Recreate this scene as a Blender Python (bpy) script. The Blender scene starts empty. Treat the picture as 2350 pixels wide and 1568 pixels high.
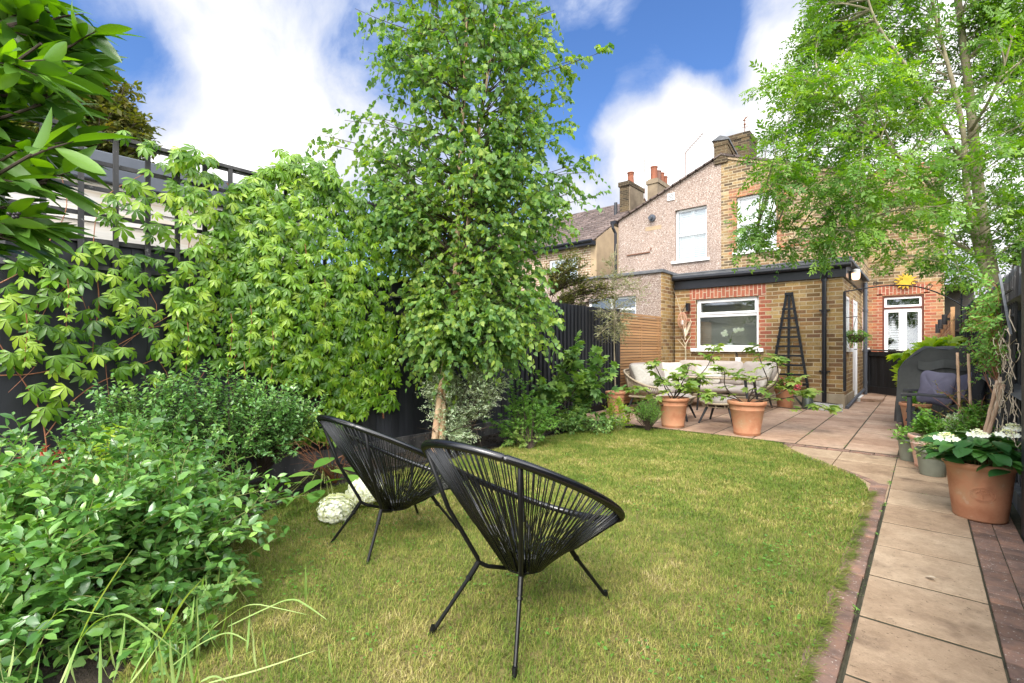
import bpy, math, random
import numpy as np
from mathutils import Vector, Matrix
R = math.radians
scene = bpy.context.scene
COL = scene.collection
rng = np.random.default_rng(11)
random.seed(11)
# ---------------------------------------------------------------- camera maths
F, CX, HY, CAMZ = 1093., 1175., 797.5, 1.1
SY, CW = .6547, .7559
def c2w(l, d, z=0.): return (CW*l-SY*d, SY*l+CW*d, z)
def at_ground(x, y, z=0.):
    d = F*(CAMZ-z)/(y-HY); return c2w((x-CX)/F*d, d, z)
def at_depth(x, y, d): return c2w((x-CX)/F*d, d, CAMZ-(y-HY)/F*d)
def at_X(x, y, X):
    r = (x-CX)/F; d = X/(CW*r-SY); return at_depth(x, y, d)
def at_Y(x, y, Y):
    r = (x-CX)/F; d = Y/(SY*r+CW); return at_depth(x, y, d)

# ---------------------------------------------------------------- mesh builder
ORG = {}
def nrm(a):
    a = np.asarray(a, float); return a/np.maximum(np.linalg.norm(a, axis=-1, keepdims=True), 1e-9)
BOXF = [(0,3,2,1),(4,5,6,7),(0,1,5,4),(1,2,6,5),(2,3,7,6),(3,0,4,7)]
class MB:
    def __init__(s, M=None): s.v=[]; s.f=[]; s.r=[]; s.M=M; s.big=[]
    def add(s, V, Fc, rnd=None):
        n=len(s.v)
        if rnd is None: rnd=random.random()
        for p in V:
            p=Vector(p)
            if s.M: p=s.M@p
            s.v.append(p[:]); s.r.append(rnd)
        for f in Fc: s.f.append([i+n for i in f])
        return s
    def box(s, a, b, rnd=None):
        x0,y0,z0=a; x1,y1,z1=b
        return s.add([(x0,y0,z0),(x1,y0,z0),(x1,y1,z0),(x0,y1,z0),(x0,y0,z1),(x1,y0,z1),(x1,y1,z1),(x0,y1,z1)], BOXF, rnd)
    def hexa(s, V, rnd=None): return s.add(V, BOXF, rnd)
    def obox(s, c, size, rot=(0,0,0), rnd=None):
        from mathutils import Euler
        m=Matrix.Translation(c)@Euler(rot).to_matrix().to_4x4()
        hx,hy,hz=[k/2 for k in size]
        V=[m@Vector(p) for p in [(-hx,-hy,-hz),(hx,-hy,-hz),(hx,hy,-hz),(-hx,hy,-hz),(-hx,-hy,hz),(hx,-hy,hz),(hx,hy,hz),(-hx,hy,hz)]]
        return s.add(V, BOXF, rnd)
    def bar(s, a, b, w, h, up=(0,0,1), rnd=None):
        a=Vector(a); b=Vector(b); d=(b-a); L=d.length
        if L<1e-6: return s
        d/=L; u=Vector(up); x=d.cross(u)
        if x.length<1e-4: x=d.cross(Vector((1,0,0)))
        x.normalize(); z=x.cross(d)
        V=[]
        for p in (a,b):
            for sx,sz in ((-1,-1),(1,-1),(1,1),(-1,1)): V.append(p+x*sx*w/2+z*sz*h/2)
        return s.add(V, [(0,1,2,3),(7,6,5,4),(0,4,5,1),(1,5,6,2),(2,6,7,3),(3,7,4,0)], rnd)
    def tube(s, pts, rad, n=8, closed=False, caps=True, rnd=None):
        P=[Vector(p) for p in pts]; m=len(P)
        if not hasattr(rad,'__len__'): rad=[rad]*m
        V=[]; Fc=[]; px=None
        for i,p in enumerate(P):
            if closed: t=P[(i+1)%m]-P[i-1]
            else: t=P[min(i+1,m-1)]-P[max(i-1,0)]
            if t.length<1e-9: t=Vector((0,0,1))
            t.normalize()
            if px is None:
                px=t.cross(Vector((0,0,1)))
                if px.length<.05: px=t.cross(Vector((1,0,0)))
            else: px=px-t*px.dot(t)
            if px.length<1e-6: px=t.cross(Vector((0.3,1,0.2)))
            px.normalize(); py=t.cross(px)
            for k in range(n):
                a=2*math.pi*k/n; V.append(p+(px*math.cos(a)+py*math.sin(a))*rad[i])
        mm=m if closed else m-1
        for i in range(mm):
            j=(i+1)%m
            for k in range(n):
                l=(k+1)%n; Fc.append((i*n+k,i*n+l,j*n+l,j*n+k))
        if caps and not closed:
            Fc.append(tuple(range(n-1,-1,-1))); Fc.append(tuple((m-1)*n+k for k in range(n)))
        return s.add(V,Fc,rnd)
    def lathe(s, prof, c, n=32, rnd=None, jit=0, cap=True):
        V=[];Fc=[]
        for r,z in prof:
            for k in range(n):
                a=2*math.pi*k/n; q=r*(1+jit*math.sin(3*a+z*20)); V.append((c[0]+q*math.cos(a),c[1]+q*math.sin(a),c[2]+z))
        for i in range(len(prof)-1):
            for k in range(n):
                l=(k+1)%n; Fc.append((i*n+k,i*n+l,(i+1)*n+l,(i+1)*n+k))
        if cap:
            Fc.append(tuple(range(n-1,-1,-1))); Fc.append(tuple((len(prof)-1)*n+k for k in range(n)))
        return s.add(V,Fc,rnd)
    def grid(s, P, rnd=None, flip=False):
        m=len(P); n=len(P[0]); V=[p for row in P for p in row]
        Fc=[(i*n+j,i*n+j+1,(i+1)*n+j+1,(i+1)*n+j) for i in range(m-1) for j in range(n-1)]
        return s.add(V,Fc,rnd)
    def ball(s, c, r, n=8, m=6, rnd=None, sq=(1,1,1)):
        prof=[]
        V=[];Fc=[]
        for i in range(m+1):
            ph=math.pi*i/m
            for k in range(n):
                a=2*math.pi*k/n
                V.append((c[0]+r*sq[0]*math.sin(ph)*math.cos(a),c[1]+r*sq[1]*math.sin(ph)*math.sin(a),c[2]+r*sq[2]*math.cos(ph)))
        for i in range(m):
            for k in range(n):
                l=(k+1)%n; Fc.append((i*n+k,(i+1)*n+k,(i+1)*n+l,i*n+l))
        return s.add(V,Fc,rnd)
    def cushion(s, c, size, rot=(0,0,0), e=.45, n=18, puff=.0, rnd=None, spin=0):
        # pillow with pinched corners, made from a warped sphere grid
        from mathutils import Euler
        m=Matrix.Translation(c)@Euler(rot).to_matrix().to_4x4()@Matrix.Rotation(spin,4,'Z')
        V=[];Fc=[]; N=n*2; M2=n
        sp=lambda x,p: math.copysign(abs(x)**p,x)
        for i in range(M2+1):
            ph=-math.pi/2+math.pi*i/M2
            for k in range(N):
                a=2*math.pi*k/N
                x=sp(math.cos(ph),e*1.3)*sp(math.cos(a),e); y=sp(math.cos(ph),e*1.3)*sp(math.sin(a),e); z=sp(math.sin(ph),1.0)
                z*=(1-.6*min(1,(x*x*y*y))**.8) if puff>.05 else (1-.35*min(1,(x*x*y*y))**.7)
                pk=1+puff*(abs(x*y))
                w=.006*math.sin(9*x+5*y+c[0]*7)+.004*math.sin(14*y-6*x)
                V.append(m@Vector((x*size[0]/2*pk,y*size[1]/2*pk,z*size[2]/2+w)))
        for i in range(M2):
            for k in range(N):
                l=(k+1)%N; Fc.append((i*N+k,i*N+l,(i+1)*N+l,(i+1)*N+k))
        return s.add(V,Fc,rnd)
    def build(s, name, mat, parent=None, loc=None, smooth=False, bevel=0, **kw):
        V=np.array(s.v,float) if s.v else np.zeros((0,3))
        return mkobj(name, V, s.f, np.array(s.r), mat, parent, loc, smooth, bevel, **kw)

def mkobj(name, V, Fc, rnd, mat, parent=None, loc=None, smooth=False, bevel=0):
    if parent is not None: o=ORG[parent.name]
    elif loc is not None: o=np.array(loc,float)
    else:
        o=np.array([V[:,0].mean(),V[:,1].mean(),V[:,2].min()]) if len(V) else np.zeros(3)
    me=bpy.data.meshes.new(name)
    Vl=(V-o)
    if isinstance(Fc,np.ndarray):
        k=Fc.shape[1]; nf=len(Fc)
        me.vertices.add(len(Vl)); me.vertices.foreach_set('co',Vl.astype(np.float32).ravel())
        me.loops.add(nf*k); me.loops.foreach_set('vertex_index',Fc.astype(np.int32).ravel())
        me.polygons.add(nf); me.polygons.foreach_set('loop_start',np.arange(0,nf*k,k,dtype=np.int32))
        try: me.polygons.foreach_set('loop_total',np.full(nf,k,np.int32))
        except Exception: pass
        me.update(calc_edges=True)
    else:
        me.from_pydata(Vl.tolist(),[],Fc); me.update()
    at=me.attributes.new('rnd','FLOAT','POINT'); at.data.foreach_set('value',np.asarray(rnd,np.float32))
    if smooth: me.polygons.foreach_set('use_smooth',np.ones(len(me.polygons),bool))
    if mat: me.materials.append(mat)
    ob=bpy.data.objects.new(name,me); COL.objects.link(ob)
    if parent is not None: ob.parent=parent
    else: ob.location=o
    ORG[ob.name]=o
    if bevel:
        b=ob.modifiers.new('bevel','BEVEL'); b.width=bevel; b.segments=2; b.limit_method='ANGLE'; b.angle_limit=R(40)
    if smooth=='auto': pass
    return ob
def tag(o, label=None, cat=None, group=None, kind=None):
    if label: o['label']=label
    if cat: o['category']=cat
    if group: o['group']=group
    if kind: o['kind']=kind
    return o
def thing(name, label, cat, loc=(0,0,0), group=None, kind=None):
    o=bpy.data.objects.new(name,None); COL.objects.link(o); o.location=loc
    o.empty_display_size=.2
    ORG[o.name]=np.array(loc,float); return tag(o,label,cat,group,kind)
def copy_tree(o, parent=None):
    c=o.copy(); COL.objects.link(c); c.parent=parent; ORG[c.name]=ORG[o.name]
    for ch in list(o.children): copy_tree(ch,c)
    return c

# ---------------------------------------------------------------- leaves
def leaf_oval(w=.38, fold=.10, bend=.14, n=2):
    # length 1 along y, folded at the midrib
    prof={4:[(0,.06),(.14,.55),(.32,.9),(.52,1.),(.74,.75),(.9,.36),(1,0)],2:[(.0,.04),(.32,.9),(.66,.82),(1,.0)],3:[(0,.05),(.25,.42),(.58,1.),(.8,.62),(1,0)],1:[(0,.05),(.5,1.),(1,0.)]}[n]
    V=[];Fc=[]
    for y,k in prof:
        z=-bend*y*y
        V+= [(-w/2*k,y,z+fold*k),(0,y,z),(w/2*k,y,z+fold*k)]
    for i in range(len(prof)-1):
        a=3*i; Fc+=[(a,a+1,a+4,a+3),(a+1,a+2,a+5,a+4)]
    return np.array(V),np.array(Fc)
def leaf_diamond(w=.4,bend=.1):
    return np.array([(0,0,0),(w/2,.45,.06),(0,1,-bend),(-w/2,.45,.06)]),np.array([(0,1,2,3)])
def leaf_heart(w=.8):
    V=[(0,0,0),(-.36*w,.0,.02),(-.5*w,.24,.04),(-.3*w,.62,.02),(0,1,-.08),(.3*w,.62,.02),(.5*w,.24,.04),(.36*w,.0,.02)]
    V+=[(0,.3,0),(0,.62,-.02)]
    Fc=[(0,1,2,8),(8,2,3,9),(9,3,4,4),(0,8,6,7),(8,9,5,6),(9,4,4,5)]
    return np.array(V),np.array(Fc)
def combine(parts):
    V=[];Fc=[];n=0
    for v,f in parts: V.append(v); Fc.append(f+n); n+=len(v)
    return np.concatenate(V),np.concatenate(Fc)
def xf(t,rotz=0,s=1,off=(0,0,0),rotx=0):
    v,f=t; v=v*s
    cx,sx=math.cos(rotx),math.sin(rotx); v=np.stack([v[:,0],v[:,1]*cx-v[:,2]*sx,v[:,1]*sx+v[:,2]*cx],1)
    c,s2=math.cos(rotz),math.sin(rotz)
    v=np.stack([v[:,0]*c-v[:,1]*s2,v[:,0]*s2+v[:,1]*c,v[:,2]],1)+np.array(off); return v,f
def leaf_palmate():
    o=leaf_oval(.36,.05,.36,3)
    return combine([xf(o,R(a),s,(0,0.02,0),R(-8)) for a,s in ((0,.68),(40,.62),(-42,.60),(84,.50),(-88,.48))])
def leaf_pinnate(n=5, w=.33, k0=0):
    o=leaf_diamond(w,.12); P=[]
    for i in range(n):
        y=.22+.62*i/(n-1); s=.30*(1-.25*abs(i/(n-1)-.4))
        for sd in (1,-1): P.append(xf(o,R((-58+k0*9+7*math.sin(i*2.3+k0))*sd),s*(1+.15*math.sin(i*3+k0*2+sd)),(0,y+.03*sd*k0,-.18*y*y+.02*math.sin(i*2+sd)),R(12*math.sin(i*1.7+sd*2+k0))))
    P.append(xf(o,0,.3,(0,.86,-.14)))
    P.append((np.array([(-.006,0,0),(.006,0,0),(.004,.9,-.15),(-.004,.9,-.15)]),np.array([(0,1,2,3)])))
    return combine(P)
def leaf_fig():
    o=leaf_oval(.5,.05,.2)
    return combine([xf(o,R(a),s,(0,.12,0),R(-6)) for a,s in ((0,.85),(38,.72),(-38,.72),(85,.5),(-85,.5))]+[(np.array([(-.012,0,0),(.012,0,0),(.012,.2,.02),(-.012,.2,.02)]),np.array([(0,1,2,3)]))])
def leaf_needle(w=.14): return leaf_diamond(w,.05)

def inst(t, P, Y, Nn, S, rnd):
    """place template t at P with length axis Y, normal Nn, size S -> V,F,rnd"""
    v,f=t; P=np.asarray(P,float); Y=nrm(Y); X=nrm(np.cross(Y,Nn)); Z=np.cross(X,Y)
    n=len(P); S=np.broadcast_to(np.asarray(S,float),(n,))
    W=(v[None,:,0,None]*X[:,None,:]+v[None,:,1,None]*Y[:,None,:]+v[None,:,2,None]*Z[:,None,:])*S[:,None,None]+P[:,None,:]
    Fc=(f[None,:,:]+(np.arange(n)*len(v))[:,None,None]).reshape(-1,f.shape[1])
    return W.reshape(-1,3),Fc,np.repeat(rnd,len(v))
def leafobj(name, sets, mat, parent=None, smooth=False):
    V=[];Fc=[];r=[];n=0
    for v,f,q in sets:
        V.append(v);Fc.append(f+n);r.append(q);n+=len(v)
    V=np.concatenate(V);Fc=np.concatenate(Fc)
    return mkobj(name,V,[tuple(dict.fromkeys(q)) for q in Fc.tolist()] if (Fc[:,2]==Fc[:,3]).any() else Fc,np.concatenate(r),mat,parent,smooth=smooth)

def curves(A, B, lift=.15, jit=.05, m=6):
    """curved limbs from A to B (N,3) -> (N,m,3)"""
    A=np.asarray(A,float);B=np.asarray(B,float); L=np.linalg.norm(B-A,axis=1,keepdims=True)
    mid=(A+B)/2+np.array([0,0,1])*L*lift+rng.normal(size=A.shape)*L*jit
    t=np.linspace(0,1,m)[None,:,None]
    return (1-t)**2*A[:,None]+2*t*(1-t)*mid[:,None]+t*t*B[:,None]
def tubes(mb, Cv, r0, r1, n=5):
    for i,c in enumerate(Cv):
        a=r0[i] if hasattr(r0,'__len__') else r0; b=r1[i] if hasattr(r1,'__len__') else r1
        mb.tube([tuple(p) for p in c],[a+(b-a)*k/(len(c)-1) for k in range(len(c))],n)
def twigs(Cv, per, L, up=.2, droop=.3, tmin=.25, out=.8):
    """side twigs along limbs: returns bases, dirs, lengths"""
    N,m,_=Cv.shape
    i=np.repeat(np.arange(N),per); t=tmin+(1-tmin)*rng.random(N*per)**.8
    k=np.clip(t*(m-1),0,m-1.001); k0=k.astype(int); fr=(k-k0)[:,None]
    P=Cv[i,k0]*(1-fr)+Cv[i,k0+1]*fr; T=nrm(Cv[i,k0+1]-Cv[i,k0])
    D=nrm(T*.7+nrm(rng.normal(size=P.shape))*out+np.array([0,0,up]))
    return P,D,L*(.6+.7*rng.random(len(P)))
def foliate(B, D, L, t, size, per=8, droop=.3, spread=.9, face=.7, hang=0., jr=.35, t0=.1, nup=(0,0,1)):
    """leaves in alternate pairs along twigs"""
    N=len(B); k=np.tile(np.arange(per),N); i=np.repeat(np.arange(N),per)
    tt=t0+(1-t0)*(k+rng.random(N*per)*.6)/per
    P=B[i]+D[i]*(L[i]*tt)[:,None]; P[:,2]-=droop*L[i]*tt*tt
    T=nrm(D[i]-np.array([0,0,1])*(2*droop*tt)[:,None])
    side=nrm(np.cross(T,np.array(nup)+rng.normal(size=T.shape)*.5)); sg=np.where(k%2==0,1.,-1.)[:,None]
    last=(k==per-1)[:,None]
    Y=T*(1-spread*.5)+side*sg*spread*np.where(last,.1,1)+rng.normal(size=T.shape)*.2-np.array([0,0,1])*hang
    Nn=np.array(nup)*face+rng.normal(size=T.shape)*jr
    S=size*(.65+.55*rng.random(N*per))*np.where(tt>.9,.75,1)
    r=np.clip(rng.random(N*per)*.75+.25*np.repeat(rng.random(N),per),0,1)
    return inst(t,P,Y,Nn,S,r)
def twigtubes(mb,B,D,L,droop,r=.002,n=3):
    for b,d,l in zip(B,D,L):
        pts=[(b[0]+d[0]*l*t,b[1]+d[1]*l*t,b[2]+d[2]*l*t-droop*l*t*t) for t in (0,.5,1)]
        mb.tube(pts,[r,r*.8,r*.4],n,caps=False)
# ---------------------------------------------------------------- materials
def nd(nt, typ, ins=None, **pr):
    n=nt.nodes.new(typ)
    for k,v in pr.items(): setattr(n,k,v)
    for k,v in (ins or {}).items():
        s=n.inputs[k]
        if isinstance(v,bpy.types.NodeSocket): nt.links.new(v,s)
        else: s.default_value=v
    return n
def c4(c): return (c[0],c[1],c[2],1)
def newmat(name):
    m=bpy.data.materials.new(name); m.use_nodes=True; m.node_tree.nodes.clear(); return m,m.node_tree
def ramp(nt, fac, stops, interp='LINEAR'):
    n=nd(nt,'ShaderNodeValToRGB',{'Fac':fac}); e=n.color_ramp.elements; n.color_ramp.interpolation=interp
    while len(e)<len(stops): e.new(.5)
    for q,(p,c) in zip(e,stops): q.position=p; q.color=c4(c)
    return n.outputs['Color']
def mix(nt, a, b, fac, mode='MIX'):
    n=nd(nt,'ShaderNodeMix',data_type='RGBA',blend_type=mode)
    for idx,v in ((0,fac),(6,a),(7,b)):
        s=n.inputs[idx]
        if isinstance(v,bpy.types.NodeSocket): nt.links.new(v,s)
        elif idx==0: s.default_value=v
        else: s.default_value=c4(v)
    return n.outputs[2]
def mth(nt,op,a,b=0.,clamp=False):
    n=nd(nt,'ShaderNodeMath',operation=op,use_clamp=clamp)
    for i,v in ((0,a),(1,b)):
        if isinstance(v,bpy.types.NodeSocket): nt.links.new(v,n.inputs[i])
        else: n.inputs[i].default_value=v
    return n.outputs[0]
def noise(nt, vec, scale, detail=5, rough=.6, out='Fac'):
    return nd(nt,'ShaderNodeTexNoise',{'Vector':vec,'Scale':scale,'Detail':detail,'Roughness':rough}).outputs[out]
def pos(nt, stretch=None):
    p=nd(nt,'ShaderNodeNewGeometry').outputs['Position']
    if stretch: p=nd(nt,'ShaderNodeVectorMath',{0:p,1:stretch},operation='MULTIPLY').outputs[0]
    return p
def outp(nt, sh): nd(nt,'ShaderNodeOutputMaterial',{'Surface':sh})
def bsdf(nt, col, rough=.6, spec=.4, metal=0, normal=None, **kw):
    ins={'Base Color':col if isinstance(col,bpy.types.NodeSocket) else c4(col),'Roughness':rough,'Specular IOR Level':spec,'Metallic':metal}
    if normal: ins['Normal']=normal
    ins.update(kw)
    return nd(nt,'ShaderNodeBsdfPrincipled',ins).outputs[0]
def bump(nt,h,strength=.3,dist=.01): return nd(nt,'ShaderNodeBump',{'Height':h,'Strength':strength,'Distance':dist}).outputs[0]
def rndattr(nt): return nd(nt,'ShaderNodeAttribute',attribute_name='rnd').outputs['Fac']
def surf(name, cols, rough=.7, scale=6, bscale=80, bst=.25, rv=.0, spec=.35, metal=0, stretch=None, speck=None, bdist=.004):
    m,nt=newmat(name); p=pos(nt,stretch)
    f=noise(nt,p,scale)
    n=len(cols); st=[(.3+.4*i/max(1,n-1),c) for i,c in enumerate(cols)]
    c=ramp(nt,f,st) if n>1 else mix(nt,cols[0],[k*.8 for k in cols[0]],f)
    if rv:
        v=mth(nt,'MULTIPLY_ADD',rndattr(nt),2*rv); v.node.inputs[2].default_value=1-rv
        hs=nd(nt,'ShaderNodeHueSaturation',{'Color':c,'Value':v}); c=hs.outputs[0]
    if speck:
        sc,th,colr,am=speck
        s=noise(nt,pos(nt),sc,3,.7); k=ramp(nt,s,[(th,(0,0,0)),(th+.05,(1,1,1))]); c=mix(nt,c,colr,mth(nt,'MULTIPLY',k,am))
    h=noise(nt,p,bscale,4)
    outp(nt,bsdf(nt,c,rough,spec,metal,bump(nt,h,bst,bdist))); return m
def leafmat(name, stops, trans=.35, rough=.42, spec=.45, nscale=3):
    if name.endswith('leaf') or name.endswith('blade'): stops=[tuple(min(.62,k*g) for k,g in zip(q,(1.5,1.25,1.08))) for q in stops]
    m,nt=newmat(name); r=rndattr(nt)
    big=noise(nt,pos(nt),nscale,2)
    f=mth(nt,'ADD',mth(nt,'MULTIPLY',r,.8),mth(nt,'MULTIPLY',mth(nt,'SUBTRACT',big,.4),.8),True)
    n=len(stops); c=ramp(nt,f,[(i/(n-1)*.9,s) for i,s in enumerate(stops)])
    a=bsdf(nt,c,rough,spec)
    tc=mix(nt,c,(1.0,1.0,.35),1.0,'MULTIPLY'); tc=nd(nt,'ShaderNodeHueSaturation',{'Color':tc,'Value':1.7,'Saturation':1.05}).outputs[0]
    b=nd(nt,'ShaderNodeBsdfTranslucent',{'Color':tc}).outputs[0]
    outp(nt,nd(nt,'ShaderNodeMixShader',{0:trans,1:a,2:b}).outputs[0]); return m
def brickm(name, cols, mortar, vert=False, bw=.225, bh=.075, stain=(.05,.045,.03), stam=.5, bst=.6, ms=.008, off=.5):
    m,nt=newmat(name); p=pos(nt); s=nd(nt,'ShaderNodeSeparateXYZ',{0:p}); u=mth(nt,'ADD',s.outputs[0],s.outputs[1])
    wob=mth(nt,'MULTIPLY',mth(nt,'SUBTRACT',noise(nt,p,9,2),.5),.012)
    z=mth(nt,'ADD',s.outputs[2],wob); u=mth(nt,'ADD',u,wob)
    v=nd(nt,'ShaderNodeCombineXYZ',{0:z if vert else u,1:u if vert else z}).outputs[0]
    b=nd(nt,'ShaderNodeTexBrick',{'Vector':v,'Color1':(0,0,0,1),'Color2':(1,1,1,1),'Mortar':(.5,.5,.5,1),'Scale':1.,'Mortar Size':ms,'Mortar Smooth':.15,'Bias':0.,'Brick Width':bw,'Row Height':bh},offset=off)
    n=len(cols); c=ramp(nt,b.outputs['Color'],[(i/(n-1),k) for i,k in enumerate(cols)])
    c=mix(nt,c,stain,mth(nt,'MULTIPLY',ramp(nt,noise(nt,p,30,5,.75),[(.5,(0,0,0)),(.66,(1,1,1))]),stam))
    c=mix(nt,c,mortar,b.outputs['Fac'])
    big=ramp(nt,noise(nt,p,1.3,4),[(.3,(.72,.72,.7)),(.65,(1.08,1.06,1.0))]); c=mix(nt,c,big,1.,'MULTIPLY')
    h=mth(nt,'ADD',mth(nt,'MULTIPLY',b.outputs['Fac'],-1.),mth(nt,'MULTIPLY',noise(nt,p,60,4),.6))
    outp(nt,bsdf(nt,c,.88,.2,0,bump(nt,h,bst,.008))); return m

M={}
M['brick']=brickm('stock_brick',[(.17,.10,.045),(.33,.215,.085),(.40,.27,.11),(.33,.19,.08),(.19,.105,.06),(.45,.32,.15)],(.45,.37,.25))
M['brick_old']=brickm('weathered_stock_brick',[(.09,.065,.045),(.28,.19,.10),(.38,.27,.14),(.22,.13,.07),(.13,.10,.07),(.44,.33,.20)],(.46,.38,.26),stam=.6)
M['brick_dark']=brickm('sooty_brick',[(.035,.027,.02),(.08,.055,.035),(.13,.09,.05)],(.17,.14,.09),stam=.5)
M['brick_red']=brickm('red_brick',[(.34,.10,.06),(.42,.14,.08),(.30,.09,.06),(.38,.16,.10)],(.5,.38,.27))
M['brick_redold']=brickm('worn_red_brick',[(.36,.13,.07),(.46,.2,.1),(.25,.12,.08),(.42,.22,.12)],(.42,.3,.18),stam=.45)
M['brick_soldier']=brickm('red_soldier_brick',[(.36,.11,.07),(.43,.15,.09),(.33,.10,.07)],(.52,.4,.3),vert=True)
M['brick_far']=brickm('far_brick',[(.30,.18,.12),(.42,.29,.2),(.24,.15,.10)],(.58,.5,.4),bh=.09,ms=.014)
def pebble():
    m,nt=newmat('pebbledash'); p=pos(nt)
    v=nd(nt,'ShaderNodeTexVoronoi',{'Vector':p,'Scale':75.}); s=nd(nt,'ShaderNodeSeparateColor',{0:v.outputs['Color']}).outputs[0]
    c=ramp(nt,s,[(0,(.17,.115,.09)),(.3,(.32,.24,.20)),(.6,(.38,.295,.25)),(.85,(.43,.35,.31)),(1,(.68,.62,.57))])
    big=ramp(nt,noise(nt,pos(nt,(1,1,.4)),1.6,5),[(.3,(.78,.77,.76)),(.62,(1.05,1.03,1.0))]); c=mix(nt,c,big,1,'MULTIPLY')
    outp(nt,bsdf(nt,c,.9,.2,0,bump(nt,v.outputs['Distance'],.7,.01))); return m
M['pebble']=pebble()
M['render']=surf('beige_render',[(.33,.24,.15),(.46,.34,.21)],.9,2.5,60,.1)
M['render_old']=surf('stained_render',[(.16,.12,.08),(.27,.21,.14)],.9,3,60,.1)
M['plinth']=surf('cement_plinth',[(.26,.21,.14),(.38,.32,.23)],.9,5,60,.4)
M['black_wood']=surf('black_painted_boards',[(.014,.015,.018),(.030,.032,.038)],.5,7,30,.35,rv=.35,stretch=(1,1,.12),spec=.35)
M['black_old']=surf('weathered_black_boards',[(.022,.022,.024),(.075,.072,.07)],.7,9,30,.45,rv=.3,stretch=(1,1,.15),speck=(26,.62,(.28,.27,.25),.5))
M['grey_fence']=surf('faded_grey_fence_boards',[(.06,.063,.068),(.14,.145,.155)],.7,7,30,.4,rv=.3,stretch=(1,1,.12),speck=(20,.66,(.3,.3,.3),.5))
M['black_trim']=surf('black_gloss_trim',[(.008,.009,.012),(.016,.017,.022)],.32,8,40,.08)
M['grey_wood']=surf('silvered_timber',[(.42,.40,.36),(.62,.59,.54),(.50,.40,.28)],.85,3,30,.3,rv=.15,stretch=(1,.15,4))
M['shed_roof']=surf('dark_roof_trim',[(.07,.08,.10),(.10,.11,.13)],.5,4,30,.1)
M['slat']=surf('cedar_slats',[(.34,.17,.075),(.46,.26,.12),(.38,.21,.11)],.6,5,30,.3,rv=.3,stretch=(1,.2,6))
M['felt']=surf('roof_felt',[(.09,.095,.105),(.16,.16,.165)],.85,6,90,.5)
M['tile']=surf('brown_roof_tiles',[(.085,.062,.055),(.14,.105,.09)],.85,3,40,.3,rv=.35,speck=(9,.66,(.42,.42,.38),.6))
M['upvc']=surf('white_upvc',[(.80,.80,.80),(.86,.86,.86)],.3,4,40,.02,spec=.5)
M['white_sill']=surf('painted_white_sill',[(.74,.73,.70),(.85,.85,.83)],.5,8,40,.1)
M['inside']=surf('inner_wall_paint',[(.42,.41,.38),(.46,.45,.42)],.9,2,40,.02)
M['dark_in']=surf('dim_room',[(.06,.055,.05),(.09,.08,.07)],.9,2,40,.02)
M['frame_brown']=surf('brown_door_frame',[(.11,.03,.02),(.16,.05,.03)],.5,5,40,.1)
def glass(name,refl=.12,tint=(1,1,1)):
    m,nt=newmat(name)
    lw=nd(nt,'ShaderNodeLayerWeight',{'Blend':.25}).outputs['Fresnel']
    g=nd(nt,'ShaderNodeBsdfGlossy',{'Color':(1,1,1,1),'Roughness':.02}).outputs[0]; t=nd(nt,'ShaderNodeBsdfTransparent',{'Color':c4(tint)}).outputs[0]
    outp(nt,nd(nt,'ShaderNodeMixShader',{0:mth(nt,'ADD',mth(nt,'MULTIPLY',lw,.8),refl,True),1:t,2:g}).outputs[0]); return m
M['glass']=glass('window_glass',.10,(.92,.95,.94)); M['tableglass']=glass('table_glass',.35,(.85,.9,.9))
M['terracotta']=surf('terracotta',[(.38,.155,.08),(.47,.22,.12),(.42,.25,.14)],.75,7,70,.18,rv=.08,speck=(14,.64,(.62,.46,.36),.18))
M['clay_dark']=surf('sooty_clay',[(.16,.06,.035),(.30,.10,.05)],.8,9,60,.2)
M['terracotta_pale']=surf('limed_terracotta',[(.55,.28,.18),(.68,.47,.36)],.8,9,70,.2,speck=(8,.55,(.72,.6,.52),.6))
M['glaze']=surf('sage_glazed_pot',[(.16,.17,.13),(.22,.23,.18)],.4,8,40,.06)
M['potbrown']=surf('brown_glazed_pot',[(.12,.05,.03),(.18,.08,.05)],.35,8,40,.06)
M['soil']=surf('soil',[(.012,.009,.007),(.035,.026,.019),(.06,.045,.03)],.95,14,60,1.,bdist=.02,speck=(60,.66,(.2,.15,.1),.5))
M['bark_birch']=surf('birch_bark',[(.30,.15,.07),(.55,.40,.26),(.42,.2,.1)],.7,10,40,.3,stretch=(1,1,.5),speck=(30,.62,(.78,.72,.62),.7))
M['bark']=surf('grey_green_bark',[(.20,.17,.11),(.36,.31,.21)],.8,9,50,.4)
M['bark_dark']=surf('dark_twig_bark',[(.035,.025,.018),(.08,.055,.04)],.8,9,50,.4)
M['stem_red']=surf('reddish_vine_stem',[(.20,.07,.035),(.34,.15,.07)],.6,9,50,.2)
M['stem_green']=surf('green_stem',[(.14,.17,.05),(.24,.25,.08)],.6,9,50,.2)
M['straw']=surf('dry_straw_stem',[(.42,.33,.23),(.62,.52,.39)],.8,9,50,.2)
M['cane']=surf('bamboo_cane',[(.42,.26,.16),(.60,.42,.3)],.6,9,50,.2)
M['lf_vine']=leafmat('vine_leaf',[(.022,.078,.008),(.054,.150,.010),(.098,.225,.016),(.20,.345,.035)],.28,.34,.45)
M['lf_shrub']=leafmat('glossy_shrub_leaf',[(.032,.105,.028),(.055,.165,.04),(.095,.245,.06),(.22,.45,.11)],.22,.28,.8)
M['lf_shrub2']=leafmat('box_like_leaf',[(.04,.125,.038),(.07,.20,.058),(.11,.27,.085),(.22,.40,.13)],.2,.3,.8)
M['lf_laurel']=leafmat('laurel_leaf',[(.018,.062,.012),(.036,.105,.018),(.065,.165,.028),(.11,.25,.045)],.34,.34,.45)
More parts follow.
